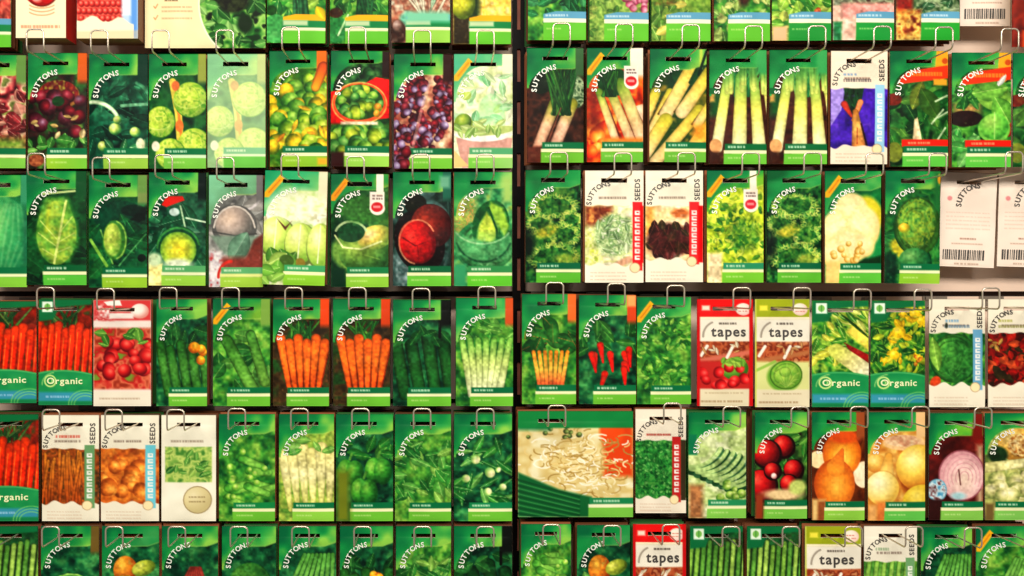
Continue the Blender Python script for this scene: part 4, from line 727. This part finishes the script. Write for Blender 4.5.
def set_colors(me, rgb):
    at = me.color_attributes.new('Col', 'BYTE_COLOR', 'POINT')
    a = np.ones((len(me.vertices), 4), np.float32); c = np.clip(rgb, 0, 255) / 255.0
    c = c ** 1.12; c = .68 * c + .32 * (c * c * (3 - 2 * c)); g = c.mean(1, keepdims=True)
    ex = np.clip((c[:, 1] - np.maximum(c[:, 0], c[:, 2])) * 3, 0, 1)[:, None]      # inks: greens print softer and yellower than pure green
    c = g + (c - g) * (1.04 - .12 * ex); c[:, 0] += .05 * ex[:, 0] * c[:, 1] * np.clip((c[:, 1] - .4) * 3, 0, 1)
    a[:, :3] = np.clip(c, 0, 1)
    at.data.foreach_set('color_srgb', a.ravel())

def empty(name, loc, rot=(0, 0, 0)):
    o = bpy.data.objects.new(name, None); o.empty_display_size = .02; col.objects.link(o)
    o.location = loc; o.rotation_euler = rot
    return o

def tag(o, label, cat, group=None):
    o['label'] = label; o['category'] = cat
    if group: o['group'] = group
    return o

def box_geo(x0, y0, z0, x1, y1, z1, V, F):
    b = len(V)
    V += [(x, y, z) for z in (z0, z1) for y in (y0, y1) for x in (x0, x1)]
    F += [tuple(b + i for i in f) for f in ((0, 2, 3, 1), (4, 5, 7, 6), (0, 1, 5, 4), (2, 6, 7, 3), (0, 4, 6, 2), (1, 3, 7, 5))]

def tube_geo(pts, r, n=8):
    V, F = [], []; pts = [Vector(p) for p in pts]; up = None
    for i, p in enumerate(pts):
        t = (pts[min(i + 1, len(pts) - 1)] - pts[max(i - 1, 0)]).normalized()
        if up is None: up = t.orthogonal().normalized()
        up = (up - t * up.dot(t)).normalized(); sd = t.cross(up)
        for k in range(n):
            a = 2 * math.pi * k / n; V.append(tuple(p + up * (r * math.cos(a)) + sd * (r * math.sin(a))))
    for i in range(len(pts) - 1):
        for k in range(n): F.append((i * n + k, i * n + (k + 1) % n, (i + 1) * n + (k + 1) % n, (i + 1) * n + k))
    F.append(tuple(range(n))[::-1]); F.append(tuple(range((len(pts) - 1) * n, len(pts) * n)))
    return V, F

_glyph = {}
def glyph(ch):
    """outline of one letter, unit cap height, as (verts, faces, advance)"""
    if ch in _glyph: return _glyph[ch]
    cu = bpy.data.curves.new('glyph', 'FONT'); cu.body = ch; cu.size = 1.0; cu.offset = .022; cu.resolution_u = 3
    ob = bpy.data.objects.new('glyph', cu); col.objects.link(ob)
    dg = bpy.context.evaluated_depsgraph_get(); me = bpy.data.meshes.new_from_object(ob.evaluated_get(dg))
    V = [(v.co.x / .7, v.co.y / .7) for v in me.vertices]; F = [tuple(p.vertices) for p in me.polygons]
    adv = max(v[0] for v in V) + .1
    bpy.data.objects.remove(ob); bpy.data.curves.remove(cu); bpy.data.meshes.remove(me)
    _glyph[ch] = (V, F, adv)
    return _glyph[ch]

def arc_word(word, cx, cy, r, a0, a1, h):
    """letters in nominal pack coordinates (y down) standing on an arc"""
    out = []
    for i, ch in enumerate(word):
        V, F, adv = glyph(ch); th = math.radians(a0 + (a1 - a0) * i / (len(word) - 1)); ph = th - math.pi / 2
        bx, by = cx + r * math.cos(th), cy - r * math.sin(th)
        pts = []
        for x, y in V:
            lx, ly = (x - adv / 2) * h, y * h
            pts.append((bx + lx * math.cos(ph) - ly * math.sin(ph), by - (lx * math.sin(ph) + ly * math.cos(ph))))
        out.append((pts, F))
    return out

def line_word(word, x, y, h, rot=0, squeeze=1.0):
    out = []; cur = 0; a = math.radians(rot)
    for ch in word:
        V, F, adv = glyph(ch); pts = []
        for vx, vy in V:
            lx, ly = (cur + vx) * h * squeeze, vy * h
            pts.append((x + lx * math.cos(a) - ly * math.sin(a), y - (lx * math.sin(a) + ly * math.cos(a))))
        out.append((pts, F)); cur += adv
    return out

PACKS_GROUP = 'seed packets hanging on the display wall'
SEED = [100]

class Pack:
    def __init__(s, fn, rect, dep=0.0, rot=0.0, nom=(57, 114), name='seed_packet', label='', cat='seed packet', slot=True, slotdx=0, kind='std', bulge=.0036, group=PACKS_GROUP):
        SEED[0] += 37
        x0, y0, x1, y1 = rect; k = (D + dep) / D * S
        s.W, s.H = nom; s.w, s.h = (x1 - x0) * k, (y1 - y0) * k
        s.sx, s.sy = s.W / 2 + slotdx, 10.2 * nom[1] / 114
        if kind == 'back': s.sy = 10.0 * nom[1] / 94
        px = x0 + (x1 - x0) * s.sx / s.W; py = y0 + (y1 - y0) * s.sy / s.H
        s.slot_px = (px, py); s.dep = dep; s.bulge = bulge
        s.pos = Vector((PX(px, dep), dep, PZ(py, dep)))
        s.root = tag(empty(name, s.pos, (0, math.radians(rot), 0)), label, cat, group)
        nx = int((x1 - x0) * 1.3); ny = int((y1 - y0) * 1.3)
        art = Art(s.W, s.H, nx, ny, (60, 120, 60), SEED[0]); fn(art); art.shade(.03, 14)
        ph = vnoise(art.X, art.Y, 13, SEED[0] * 3 + 1) - .5
        s.art, s.nx, s.ny = art, nx, ny
        Y = -s.blg(art.X / s.W, art.Y / s.H) - ph * .0009 * np.clip(art.Y / s.H * 6, 0, 1)
        jt = max(2, int(round(.125 * ny))) if slot else 0
        hole = lambda i, j: slot and abs((i + .5) / nx * s.W - s.sx) < 12.6 * s.W / max(s.W, 57) * (1 if s.W < 80 else 1) and abs((j + .5) / ny * s.H - s.sy) < 2.1
        if slot: s.sheet('hanging_tab', 0, jt, Y, hole, True)
        s.pouch = s.sheet('pouch', jt, ny, Y, None, False)
        ink = {'std': M_WHITE_INK, 'white': M_GREY_INK, 'back': M_GREY_INK}
        if kind == 'std': s.ink('arched_lettering', arc_word('SUTTONS', 31, 43, 21.5, 178, 98, 5.1), M_WHITE_INK)
        elif kind == 'white':
            s.ink('arched_lettering', arc_word('SUTTONS', 24, 34, 18, 178, 92, 4.8), M_GREY_INK); s.ink('side_lettering', line_word('SEEDS', 53.4, 30.5, 5.2, 90, 1.02), M_GREY_INK)
        elif kind == 'organic': s.ink('foot_lettering', line_word('Organic', 9.5, 91, 6.6, 0, 1.12), M_CREAM_INK)
        elif kind == 'tape': s.ink('title_lettering', line_word('tapes', 14, 39.5, 10.5, 0, .98), M_GREY_INK)
        elif kind == 'back':
            s.ink('arched_lettering', arc_word('SUTTONS', 38, 33, 18, 178, 92, 5.2), M_GREY_INK)
            rng = random.Random(SEED[0]); bars = []; x = 4
            while x < 46:
                w = rng.choice((.7, .9, 1.3, 1.8)); bars.append(([(x, 77), (x + w, 77), (x + w, 87), (x, 87)], [(3, 2, 1, 0)])); x += w + rng.choice((.7, .9, 1.2))
            s.ink('barcode', bars, M_GREY_INK)
        del s.art
    def blg(s, u, v):
        return s.bulge * np.sin(np.pi * np.clip(u, 0, 1)) ** .6 * np.sin(np.pi * np.clip((v - .1) / .89, 0, 1)) ** .5
    def loc(s, x, y):
        return (x - s.sx) / s.W * s.w, -(y - s.sy) / s.H * s.h
    def sheet(s, name, j0, j1, Y, hole, top):
        nx = s.nx; a = s.art; rows = j1 - j0 + 1
        Xs = (a.X[j0:j1 + 1] - s.sx) / s.W * s.w; Zs = -(a.Y[j0:j1 + 1] - s.sy) / s.H * s.h; Ys = Y[j0:j1 + 1]
        V = np.stack([Xs.ravel(), Ys.ravel(), Zs.ravel()], 1).tolist(); rgb = a.im[j0:j1 + 1].reshape(-1, 3)
        F = []; st = nx + 1
        for j in range(rows - 1):
            for i in range(nx):
                if hole and hole(i, j + j0): continue
                b = j * st + i; F.append((b, b + st, b + st + 1, b + 1))
        nf = len(V); B = .0016
        def rim(ids):
            base = len(V)
            for i in ids: V.append([V[i][0], B, V[i][2]])
            for k in range(len(ids) - 1): F.append((ids[k], ids[k + 1], base + k + 1, base + k))
        left = [j * st for j in range(rows)]; right = [j * st + nx for j in range(rows)]
        rim(left); rim(right[::-1]); rim(list(range(nx, -1, -1)) if top or not hole and j0 == 0 else list(range((rows - 1) * st, rows * st)))
        x0, x1, z0, z1 = Xs[0, 0], Xs[0, -1], Zs[0, 0], Zs[-1, 0]
        def back(xa, za, xb, zb):
            b = len(V); V.extend([[xa, B, za], [xb, B, za], [xb, B, zb], [xa, B, zb]]); F.append((b, b + 1, b + 2, b + 3))
        if hole:
            ha, hb = s.loc(s.sx - 12.5, s.sy - 2.1); hc, hd = s.loc(s.sx + 12.5, s.sy + 2.1)
            back(x0, z0, x1, hb); back(x0, hd, x1, z1); back(x0, hb, ha, hd); back(hc, hb, x1, hd)
        else: back(x0, z0, x1, z1)
        o = link_mesh(name, V, F, M_PRINT, s.root, True)
        c = np.tile(np.array([[226., 218., 200.]]), (len(V), 1)); c[:nf] = rgb; set_colors(o.data, c)
        return o
    def ink(s, name, words, mat):
        V, F = [], []
        for pts, fs in words:
            b = len(V)
            for x, y in pts:
                lx, lz = s.loc(x, y); V.append((lx, -float(s.blg(x / s.W, y / s.H)) - .0011, lz))
            F += [tuple(b + i for i in f) for f in fs]
        return link_mesh(name, V, F, mat, s.pouch)

# ------------------------------------------------------------------ hooks
HOOK_W, HOOK_R, TIP = .0122, .00125, -.080
def hook_geo():
    def corner(c, a, b, r, n=5):
        c, a, b = Vector(c), Vector(a).normalized(), Vector(b).normalized(); out = []
        for i in range(n + 1):
            t = i / n * math.pi / 2; out.append(c - a * r * (1 - math.sin(t)) + b * r * (1 - math.cos(t)))
        return out
    h = .030; pts = [(-HOOK_W, WALL_Y - .003, 0), (-HOOK_W, 0, 0)]
    pts += corner((-HOOK_W, TIP, 0), (0, -1, 0), (0, 0, 1), .007)
    pts += corner((-HOOK_W, TIP, h), (0, 0, 1), (1, 0, 0), .006)
    pts += corner((HOOK_W, TIP, h), (1, 0, 0), (0, 0, -1), .006)
    pts += corner((HOOK_W, TIP, 0), (0, 0, -1), (0, 1, 0), .007)
    pts += [(HOOK_W, 0, 0), (HOOK_W, WALL_Y - .003, 0)]
    return tube_geo(pts, HOOK_R)
def make_hook():
    V, F = hook_geo(); r = empty('display_hook', (0, 0, 0))
    link_mesh('wire_prong', V, F, M_WIRE, r, True)
    V, F = [], []; box_geo(-.019, WALL_Y - .004, -.005, .019, WALL_Y - .0005, .017, V, F); box_geo(-.016, WALL_Y - .0065, .011, .016, WALL_Y - .004, .017, V, F)
    link_mesh('mounting_plate', V, F, M_PLATE, r)
    return r
_proto = []
def place_hook(p, label):
    if not _proto: r = make_hook(); _proto.append(r)
    else:
        src = _proto[0]; r = src.copy(); col.objects.link(r)
        for ch in src.children:
            c = ch.copy(); col.objects.link(c); c.parent = r
    # the packet hangs from the wire: wire top touches the top of the slot
    z = p.pos.z + (2.1 / p.H * p.h) - HOOK_R - .0004
    r.location = (p.pos.x, 0, z); tag(r, label, 'hook', 'wire display hooks')
    return r

# ------------------------------------------------------------------ the packs, row by row (picture pixels of each front)
ROWS = []
STK = [[], [], []]
def pk(fn, x0, y0, x1, y1, sh, kind='std', dep=0.0, rot=0.0, hook=True, **k):
    p = Pack(fn, (x0, y0, x1, y1), dep, rot, label=sh, kind=kind, **k)
    if hook: place_hook(p, 'bent wire hook holding the ' + sh)
    if kind != 'back' and not (x0 > 690 and 290 < y0 < 304) and x0 < 1011: stock(p)
    return p
def stock(p):
    # further packets on the same hook: thin sheets with slots, slightly out of line with each other
    rng = random.Random(int(p.pos.x * 1e5) + int(p.pos.z * 1e5)); V, F, CC = STK
    gx = 12.5 / p.W * p.w; sz = 2.1 / p.H * p.h; L = p.sx / p.W * p.w; R = p.w - L; T = p.sy / p.H * p.h; B = p.h - T
    for y in ((.012, .028) if p.slot_px[1] > 170 and p.slot_px[1] < 330 else (.012, .028, .046)):
        y += p.dep; ox = rng.uniform(-.0012, .0012); oz = rng.uniform(.0003, .0014); a = rng.uniform(-.012, .012)
        q = [(-L, T), (-gx, T), (gx, T), (R, T), (-L, sz), (-gx, sz), (gx, sz), (R, sz), (-L, -sz), (-gx, -sz), (gx, -sz), (R, -sz), (-L, -B), (-gx, -B), (gx, -B), (R, -B)]
        c = rng.choice([(96, 70, 44), (60, 110, 60), (120, 80, 56), (110, 74, 50), (150, 100, 70)])
        for yy in (y, y + .0016):
            b = len(V)
            for x, z in q: V.append((p.pos.x + ox + x * math.cos(a) - z * math.sin(a), yy, p.pos.z + oz + z * math.cos(a) + x * math.sin(a))); CC.append(c)
            F += [tuple(b + i for i in f) for f in ((0, 4, 5, 1), (1, 5, 6, 2), (2, 6, 7, 3), (4, 8, 9, 5), (6, 10, 11, 7), (8, 12, 13, 9), (9, 13, 14, 10), (10, 14, 15, 11))]
        b -= 16; F += [tuple(b + i for i in f) for f in ((0, 12, 28, 16), (3, 19, 31, 15), (12, 15, 31, 28), (0, 16, 19, 3))]
T = 'top row '
# top row: only the lower part is in view; their hooks are above the frame
def tp(fn, x0, x1, y1, sh, **k): return pk(fn, x0, y1 - 115, x1, y1, sh, hook=False, **k)
tp(top_carrots, -47, 11, 47, 'green packet with red roots at the top left corner of the wall')
tp(salad_wide, 145, 265.5, 48, 'wide cream packet with printed instructions and a round salad leaf picture', kind='none', nom=(120, 114), slot=False)
tp(top_chives, 267.5, 326, 43, 'bright green herb packet with orange stripe, right of the wide cream packet', rot=.4)
tp(top_parsley, 330, 388, 43.5, 'dark green parsley packet with orange stripe in the top row')
tp(top_pale_stalks, 391.5, 450, 42.5, 'top row packet with pale pink stalks above a mint green strip')
tp(top_melon, 453, 511, 44, 'top row packet with cream flesh, orange stripe and a dark left edge')
tp(top_dark_herb, 528, 586, 40, 'dark green herb packet, first right of the black post in the top row')
tp(top_flower_herb, 589.5, 648.5, 41, 'herb packet with pink flowers and a blue stripe in the top row')
tp(top_sage, 651.5, 710.5, 41, 'yellowish leafy herb packet with blue stripe and brown upper left patch')
tp(top_oregano, 714, 770, 41, 'pale green herb packet with blue stripe and a dark gap between the leaves')
tp(top_basil, 772, 831, 40.5, 'light green bushy herb packet with blue stripe and peach lower corner')
tp(top_pink_bed, 833, 894, 40, 'pink soil herb packet with blue stripe above the purple carrot packet')
tp(top_red_edge_herb, 896, 959.5, 40, 'grey green herb packet with dark red left edge and blue stripe')
pk(back_print, 960, -67, 1010, 26, 'white packet back with barcode in the top row', 'back', .05, hook=False, nom=(52, 94))
tp(top_brown_edge, 1012, 1070, 47, 'brown red packet at the top right corner of the wall', dep=.01)
# second row
pk(red_lettuce_pale, -33, 55, 26, 168, 'pale red lettuce packet cut by the left edge, second row', rot=.3)
pk(red_beet_leaves, 28, 53, 87, 168.5, 'dark beetroot red leaf packet with orange corner strip', slotdx=-2)
pk(dark_squash_leaves, 89, 54, 148, 168.5, 'dark blue green leaf packet with arching pale stem', slotdx=-2)
pk(big_sprouts, 149, 54, 206, 168.5, 'large lime green sprout packet with orange stem, deep colours', slotdx=-3)
pk(big_sprouts_faded, 207.5, 54, 265.5, 167.5, 'sun faded large sprout packet, washed out colours', slotdx=-1)
pk(heaped_sprouts, 269.5, 51, 326.5, 166.5, 'heaped yellow green sprouts packet with orange corner', rot=-.3)
pk(sprouts_in_red_bowl, 331, 51, 389.5, 166.5, 'sprouts in a red colander packet', rot=.3, slotdx=1)
pk(purple_sprouts, 394, 54, 452, 168.5, 'purple sprouts on cream packet')
pk(pale_kale_in_pot, 454, 54, 512.5, 168, 'pale green leaves in a pink pot packet')
pk(pink_leeks, 527, 48, 583.5, 162.5, 'two pinkish leeks on dark soil packet beside the black post', dep=.004)
pk(leeks_on_carrots, 587, 48, 643, 162, 'leeks lying on orange carrots packet with red badge')
pk(diagonal_leeks, 650, 49, 706.5, 162, 'bundle of diagonal yellow white leeks packet', rot=.4)
pk(upright_leeks, 709.5, 50, 766.5, 164, 'upright white leeks packet, left one of two alike')
pk(upright_leeks, 769.5, 50, 827, 164, 'upright white leeks packet, right one of two alike')
pk(white_purple_carrots, 831, 51, 887.5, 164, 'white packet with carrots on a purple picture', 'white', .004, .3)
pk(dark_spinach, 890, 51, 948, 166.5, 'dark leaf packet with orange red ribbon, uncut one')
pk(light_lettuce_leaves, 952, 52.5, 1011, 167, 'light green leaf packet with orange red ribbon')
pk(dark_spinach, 1013, 53, 1071, 167, 'orange red ribbon leaf packet cut by the right edge')
# third row
pk(round_green_cabbage, -32, 175, 27, 287, 'smooth green cabbage packet cut by the left edge')
pk(pointed_cabbage, 26.5, 171, 86.5, 285, 'tall pointed yellow green cabbage leaf packet')
pk(small_pointed_heart, 89, 175, 147, 287.5, 'small pale pointed heart amid dark leaves packet')
pk(round_heart_cabbage, 149, 172.5, 206, 285.5, 'dark cabbage with yellow heart and red sticker packet', rot=.3)
pk(grey_savoy, 209, 175, 263, 287, 'faded grey and pink cabbage packet')
pk(pale_cabbages, 265, 171, 327.5, 285, 'cream and pale green cabbages packet, tilted', rot=1.6, dep=-.012)
pk(wrapped_cabbage, 331, 174, 388.5, 287, 'green cabbage packet with shield badge and yellow flash')
pk(red_cabbage, 393, 172, 451, 286, 'bright red cabbage packet')
pk(savoy_cabbage, 454, 172, 512, 286, 'light green wrinkled cabbage packet beside the black post')
pk(curly_kale, 525.5, 170, 580.5, 282.5, 'curly kale packet right of the black post')
pk(white_pale_lettuce, 585, 170.5, 643.5, 282.5, 'white packet of pale green lettuce with red strip', 'white', -.004)
pk(white_red_lettuce, 645.5, 170.5, 703, 282, 'white packet of dark red lettuce with red strip', 'white')
pk(badge_lettuce, 707, 170.5, 763.5, 282.5, 'yellow green curly lettuce packet with red round badge')
pk(curly_kale, 767, 170.5, 821, 282.5, 'curly kale packet left of the cauliflower packet')
pk(cauliflower, 825, 171, 881, 283, 'creamy white cauliflower packet')
pk(curly_green_cabbage, 885.5, 171, 940.5, 283.5, 'curled green cabbage packet right of the cauliflower', rot=.6)
pk(back_print, 941, 173, 997, 267, 'uncut white packet back with barcode, third row', 'back', .05, 2.2, nom=(56, 94))
pk(back_print, 999, 173, 1055, 267, 'white packet back with barcode cut by the right edge', 'back', .05, 1.6, nom=(56, 94))
# fourth row
pk(organic_carrots, -21, 301, 36.5, 403, 'red carrots organic packet at the left edge, fourth row', 'organic')
pk(organic_carrots, 38.5, 299, 92, 405, 'red carrots organic packet second from the left edge', 'organic')
pk(white_red_round, 93.5, 300, 151, 406, 'red and white headed packet with round seal', 'none')
pk(green_courgettes, 156.5, 299, 207, 406, 'plain green headed packet right of the red and white one')
pk(green_cucumber_flash, 213, 299, 270, 406, 'green headed packet with yellow flash in the fourth row', dep=.004)
pk(carrots_bunch, 273, 299, 329, 406, 'green headed packet with dark orange corner, fourth row')
pk(carrots_bunch_dark, 333, 299, 390, 406, 'green orange cornered packet left of the black cornered one')
pk(cucumber_dark, 393, 300, 451, 406, 'dark green headed packet with black right corner')
pk(celery_red, 456, 298, 513, 406, 'bright green headed packet with pale red corner by the post')
pk(chard_orange, 522, 294, 576, 404, 'green headed packet with orange corner just right of the post')
pk(chilli_orange, 579, 295, 636, 404, 'green headed packet with peach and dark red corner')
pk(cress_flash, 637, 297, 691, 404, 'green packet with yellow flash beside the red tape packet')
pk(seed_tapes, 697, 299, 753, 406, 'red bordered seed tape packet in the fourth row', 'tape', .01)
pk(seed_tapes_green, 755, 299, 809.5, 407, 'olive green seed tape packet in the fourth row', 'tape', .008)
pk(organic_chicory, 812, 300.5, 868.5, 407, 'pale chicory organic packet with dark red gap', 'organic', .004)
pk(organic_yellow_greens, 870.5, 300.5, 925, 407, 'yellow green leafy organic packet', 'organic', .004)
pk(white_blue_lettuce, 929, 299, 985, 407, 'white packet of green lettuce with blue strip', 'white', .02)
pk(white_red_oakleaf, 988, 299, 1044, 407, 'white packet of dark red curled lettuce at right edge', 'white', .02)
# fifth row
pk(organic_carrots, -19, 414, 38.5, 521, 'orange carrots organic packet at the left edge, fifth row', 'organic')
pk(white_orange_roots, 42, 415, 99, 521, 'white packet with stringy orange roots and green strip', 'white')
pk(white_cyan_roots, 101, 415, 159, 521, 'white packet with brown orange roots and cyan strip', 'white')
pk(white_round_seal, 161.5, 415, 216, 521, 'cream packet with a large round seal at the foot', 'none')
pk(pea_pods, 219, 414, 275, 521, 'green packet right of the round seal packet')
pk(pale_parsnips, 279, 414, 334, 521, 'light yellow green packet in the fifth row')
pk(peppers_green, 336, 414, 393, 521, 'green packet with olive brown left edge, fifth row')
pk(salad_leaves_green, 395, 414, 451, 521, 'mid green leafy packet in the fifth row')
pk(rocket_green, 454, 414, 512, 521, 'blue green packet left of the post, fifth row')
pw = pk(sprouting_wide, 518, 411, 633, 517, 'wide packet of stringy cream bean sprouts', 'none', nom=(113, 114), slotdx=-24)
pk(white_red_cress, 635.5, 409, 686, 513, 'white packet of fine green cress with red strip', 'white')
pk(broad_beans, 688.5, 412, 746, 518, 'curved pale bean pods packet')
pk(red_radishes, 755, 412, 807, 518.5, 'shiny dark red radishes packet', dep=.004)
pk(brown_onions, 812, 412, 864.5, 520, 'orange brown onions packet')
pk(white_onions, 868, 412, 925, 520.5, 'pale golden white onions packet')
pk(pink_onion_slice, 929, 413, 983, 520, 'sliced pink onion on dark red packet')
pk(cream_roots, 985, 413, 1041, 520, 'cream knobbly roots packet cut by the right edge')
# bottom row
B = 'bottom row '
pk(organic_beans, -20, 526, 38, 634, B + 'green bean packet at the left edge', 'organic')
pk(bean_arcs, 41, 526, 99, 634, B + 'packet with curving green pods and brown corner')
pk(onion_carrot, 102, 526, 159, 634, B + 'packet under the cyan strip packet')
pk(bean_pods_red, 162, 526, 218, 634, B + 'packet with brownish red picture, fourth from left')
pk(dark_green_head, 222, 526, 276, 634, B + 'dark green packet, fifth from the left edge')
pk(runner_beans, 279, 526, 336, 634, B + 'dark green packet, sixth from the left edge')
pk(green_courgettes, 340, 526, 393, 634, B + 'dark green packet, third left of the post')
pk(salad_leaves_green, 396, 526, 451, 634, B + 'dark green packet, second left of the post')
pk(cucumber_dark, 454, 526, 512, 634, B + 'dark green packet beside the post, left side')
pk(pea_pods, 521, 524, 571, 632, B + 'green packet just right of the post')
pk(onion_carrot, 577, 525, 630, 633, B + 'packet with golden bulb, beside the red tape packet')
pk(seed_tapes, 633, 524, 686, 632, B + 'red bordered seed tape packet', 'tape')
pk(organic_beans, 690, 526, 743, 634, B + 'organic bean packet, left one of two alike', 'organic')
pk(organic_beans_flat, 747, 526, 800, 634, B + 'organic bean packet, right one of two alike', 'organic')
pk(seed_tapes_green, 805, 526, 861, 634, B + 'olive green seed tape packet', 'tape')
pk(white_green_pods, 864, 526, 917, 634, B + 'white packet with grey lettering', 'white')
pk(runner_beans, 921, 527, 972, 635, B + 'green pod packet, left of the yellow flashed one')
pk(runner_beans_flash, 976, 526, 1032, 634, B + 'green pod packet with yellow flash')

o = link_mesh('hanging_seed_packets', STK[0], STK[1], M_PRINT); set_colors(o.data, np.array(STK[2], float)); o['kind'] = 'stuff'
tag(o, 'further seed packets hanging on the hooks behind the front ones', 'seed packet stack')
# ------------------------------------------------------------------ two boxed kits in the top row
def kit(fn, name, x0, x1, y1, dep, dz, side, under, label, nom):
    y0 = y1 - 118; f = dep; k = (D + f) / D * S; w, h = (x1 - x0) * k, (y1 - y0) * k
    r = tag(empty(name, (PX((x0 + x1) / 2, f), f, PZ(y1, f))), label, 'kit box', 'boxed growing kits in the top row')
    SEED[0] += 41; nx, ny = int((x1 - x0) * 1.3), int((y1 - y0) * 1.3); a = Art(nom[0], nom[1], nx, ny, (250, 240, 220), SEED[0]); fn(a)
    V = np.stack([((a.X / nom[0] - .5) * w).ravel(), np.full(a.X.size, -.0006), ((1 - a.Y / nom[1]) * h).ravel()], 1).tolist(); st = nx + 1
    F = [(j * st + i, j * st + st + i, j * st + st + i + 1, j * st + i + 1) for j in range(ny) for i in range(nx)]
    o = link_mesh('front_panel', V, F, M_PRINT, r, True); set_colors(o.data, a.im.reshape(-1, 3))
    V = [(-w/2, 0, 0), (w/2, 0, 0), (w/2, 0, h), (-w/2, 0, h), (-w/2, dz, 0), (w/2, dz, 0), (w/2, dz, h), (-w/2, dz, h)]
    link_mesh('carton', V, [(4, 7, 6, 5), (3, 2, 6, 7), (0, 4, 7, 3), (0, 1, 5, 4), (0, 3, 2, 1)], under, r)
    link_mesh('side_panel', [(w/2, 0, 0), (w/2, dz, 0), (w/2, dz, h), (w/2, 0, h)], [(0, 1, 2, 3)], side, r)
    return r
M_RED = mat_plain('red_card', (222, 26, 18), .45); M_KRAFT = mat_plain('brown_card', (150, 106, 70), .7); M_BLUECARD = mat_plain('brown_side_card', (120, 70, 50), .6)
kit(tomato_front, 'tomato_kit_box', 16, 66, 38, -.03, .045, M_RED, M_KRAFT, 'white tomato growing kit box with red side in the top row', (50, 115))
kit(berry_front, 'strawberry_kit_box', 77, 138, 38.5, -.03, .045, M_BLUECARD, M_KRAFT, 'cream kit box with red berries and a blue right side', (57, 115))

# ------------------------------------------------------------------ setting
def structure(name, V, F, mat):
    o = link_mesh(name, V, F, mat); o['kind'] = 'structure'; return o
XL, XR = PX(-160, WALL_Y), PX(1180, WALL_Y); ZT, ZB = PZ(-150, WALL_Y), 0.0
gro = [288 + (p - 288) * .944 - 13 for p in (-62, 63, 183, 308, 422, 536)]
V, F = [], []; zt = ZT
for g in gro:
    z1 = PZ(g - 2.6, WALL_Y); z0 = PZ(g + 2.6, WALL_Y)
    if zt > z1: box_geo(XL, WALL_Y, z1, XR, WALL_Y + .016, zt, V, F)
    zt = z0
box_geo(XL, WALL_Y, ZB, XR, WALL_Y + .016, zt, V, F)
structure('wall_back', V, F, M_WALL)
V, F = [], []; box_geo(XL, WALL_Y + .0162, ZB, XR, WALL_Y + .03, ZT, V, F); structure('trim_1', V, F, M_GROOVE)
V, F = [], []; box_geo(XL - .3, -3.2, -.05, XR + .3, WALL_Y + .03, 0, V, F); structure('floor', V, F, mat_plain('grey_vinyl_floor', (104, 92, 82), .5, 0, .06, 5))
# slotted upright between the two bays
up = tag(empty('shelving_upright', (PX(518, WALL_Y), WALL_Y - .02, 0)), 'tall black slotted steel post between the two bays of packets', 'post')
V, F = [], []; hw = .0088
for sx in (-1, 1): box_geo(sx * .0061 - .0034, 0, 0, sx * .0061 + .0034, .0195, ZT, V, F)
box_geo(-.0027, .001, 0, .0027, .0195, .3, V, F)
z = .3
while z < ZT: box_geo(-.0027, .001, z, .0027, .0195, z + .030, V, F); z += .082
link_mesh('slotted_channel', V, F, M_BLACK, up)
V, F = [], []; box_geo(-.0026, .006, .3, .0026, .012, ZT, V, F); link_mesh('inner_strip', V, F, M_SLOT_LIT, up)  # strip added behind the slots, its colour standing in for something lit beyond

# ------------------------------------------------------------------ light and camera
def area(name, loc, target, sx, sy, power, colr):
    l = bpy.data.lights.new(name, 'AREA'); l.shape = 'RECTANGLE'; l.size, l.size_y = sx, sy; l.energy = power; l.color = colr
    o = bpy.data.objects.new(name, l); col.objects.link(o); o.location = loc
    o.rotation_euler = (Vector(target) - Vector(loc)).to_track_quat('-Z', 'Y').to_euler()
    return o
area('aisle_light', (.1, -3.0, 2.9), (.1, .1, 1.5), 3.4, .7, 164, (1.0, .94, .83))
w = bpy.data.worlds.new('store_ambient'); bpy.context.scene.world = w; w.use_nodes = True
bg = w.node_tree.nodes['Background']; bg.inputs['Color'].default_value = (1.0, .95, .86, 1); bg.inputs['Strength'].default_value = .13
cam = bpy.data.cameras.new('camera'); co = bpy.data.objects.new('camera', cam); col.objects.link(co)
co.location = (0, -D, ZC); co.rotation_euler = (math.pi / 2, 0, 0); cam.sensor_width = 36; cam.lens = 36 * D / (1024 * S); cam.shift_x = (512 - VX) / 1024; cam.clip_start = .02
sc = bpy.context.scene; sc.camera = co
sc.view_settings.view_transform = 'Standard'; sc.view_settings.look = 'None'; sc.view_settings.exposure = 0; sc.view_settings.gamma = 1
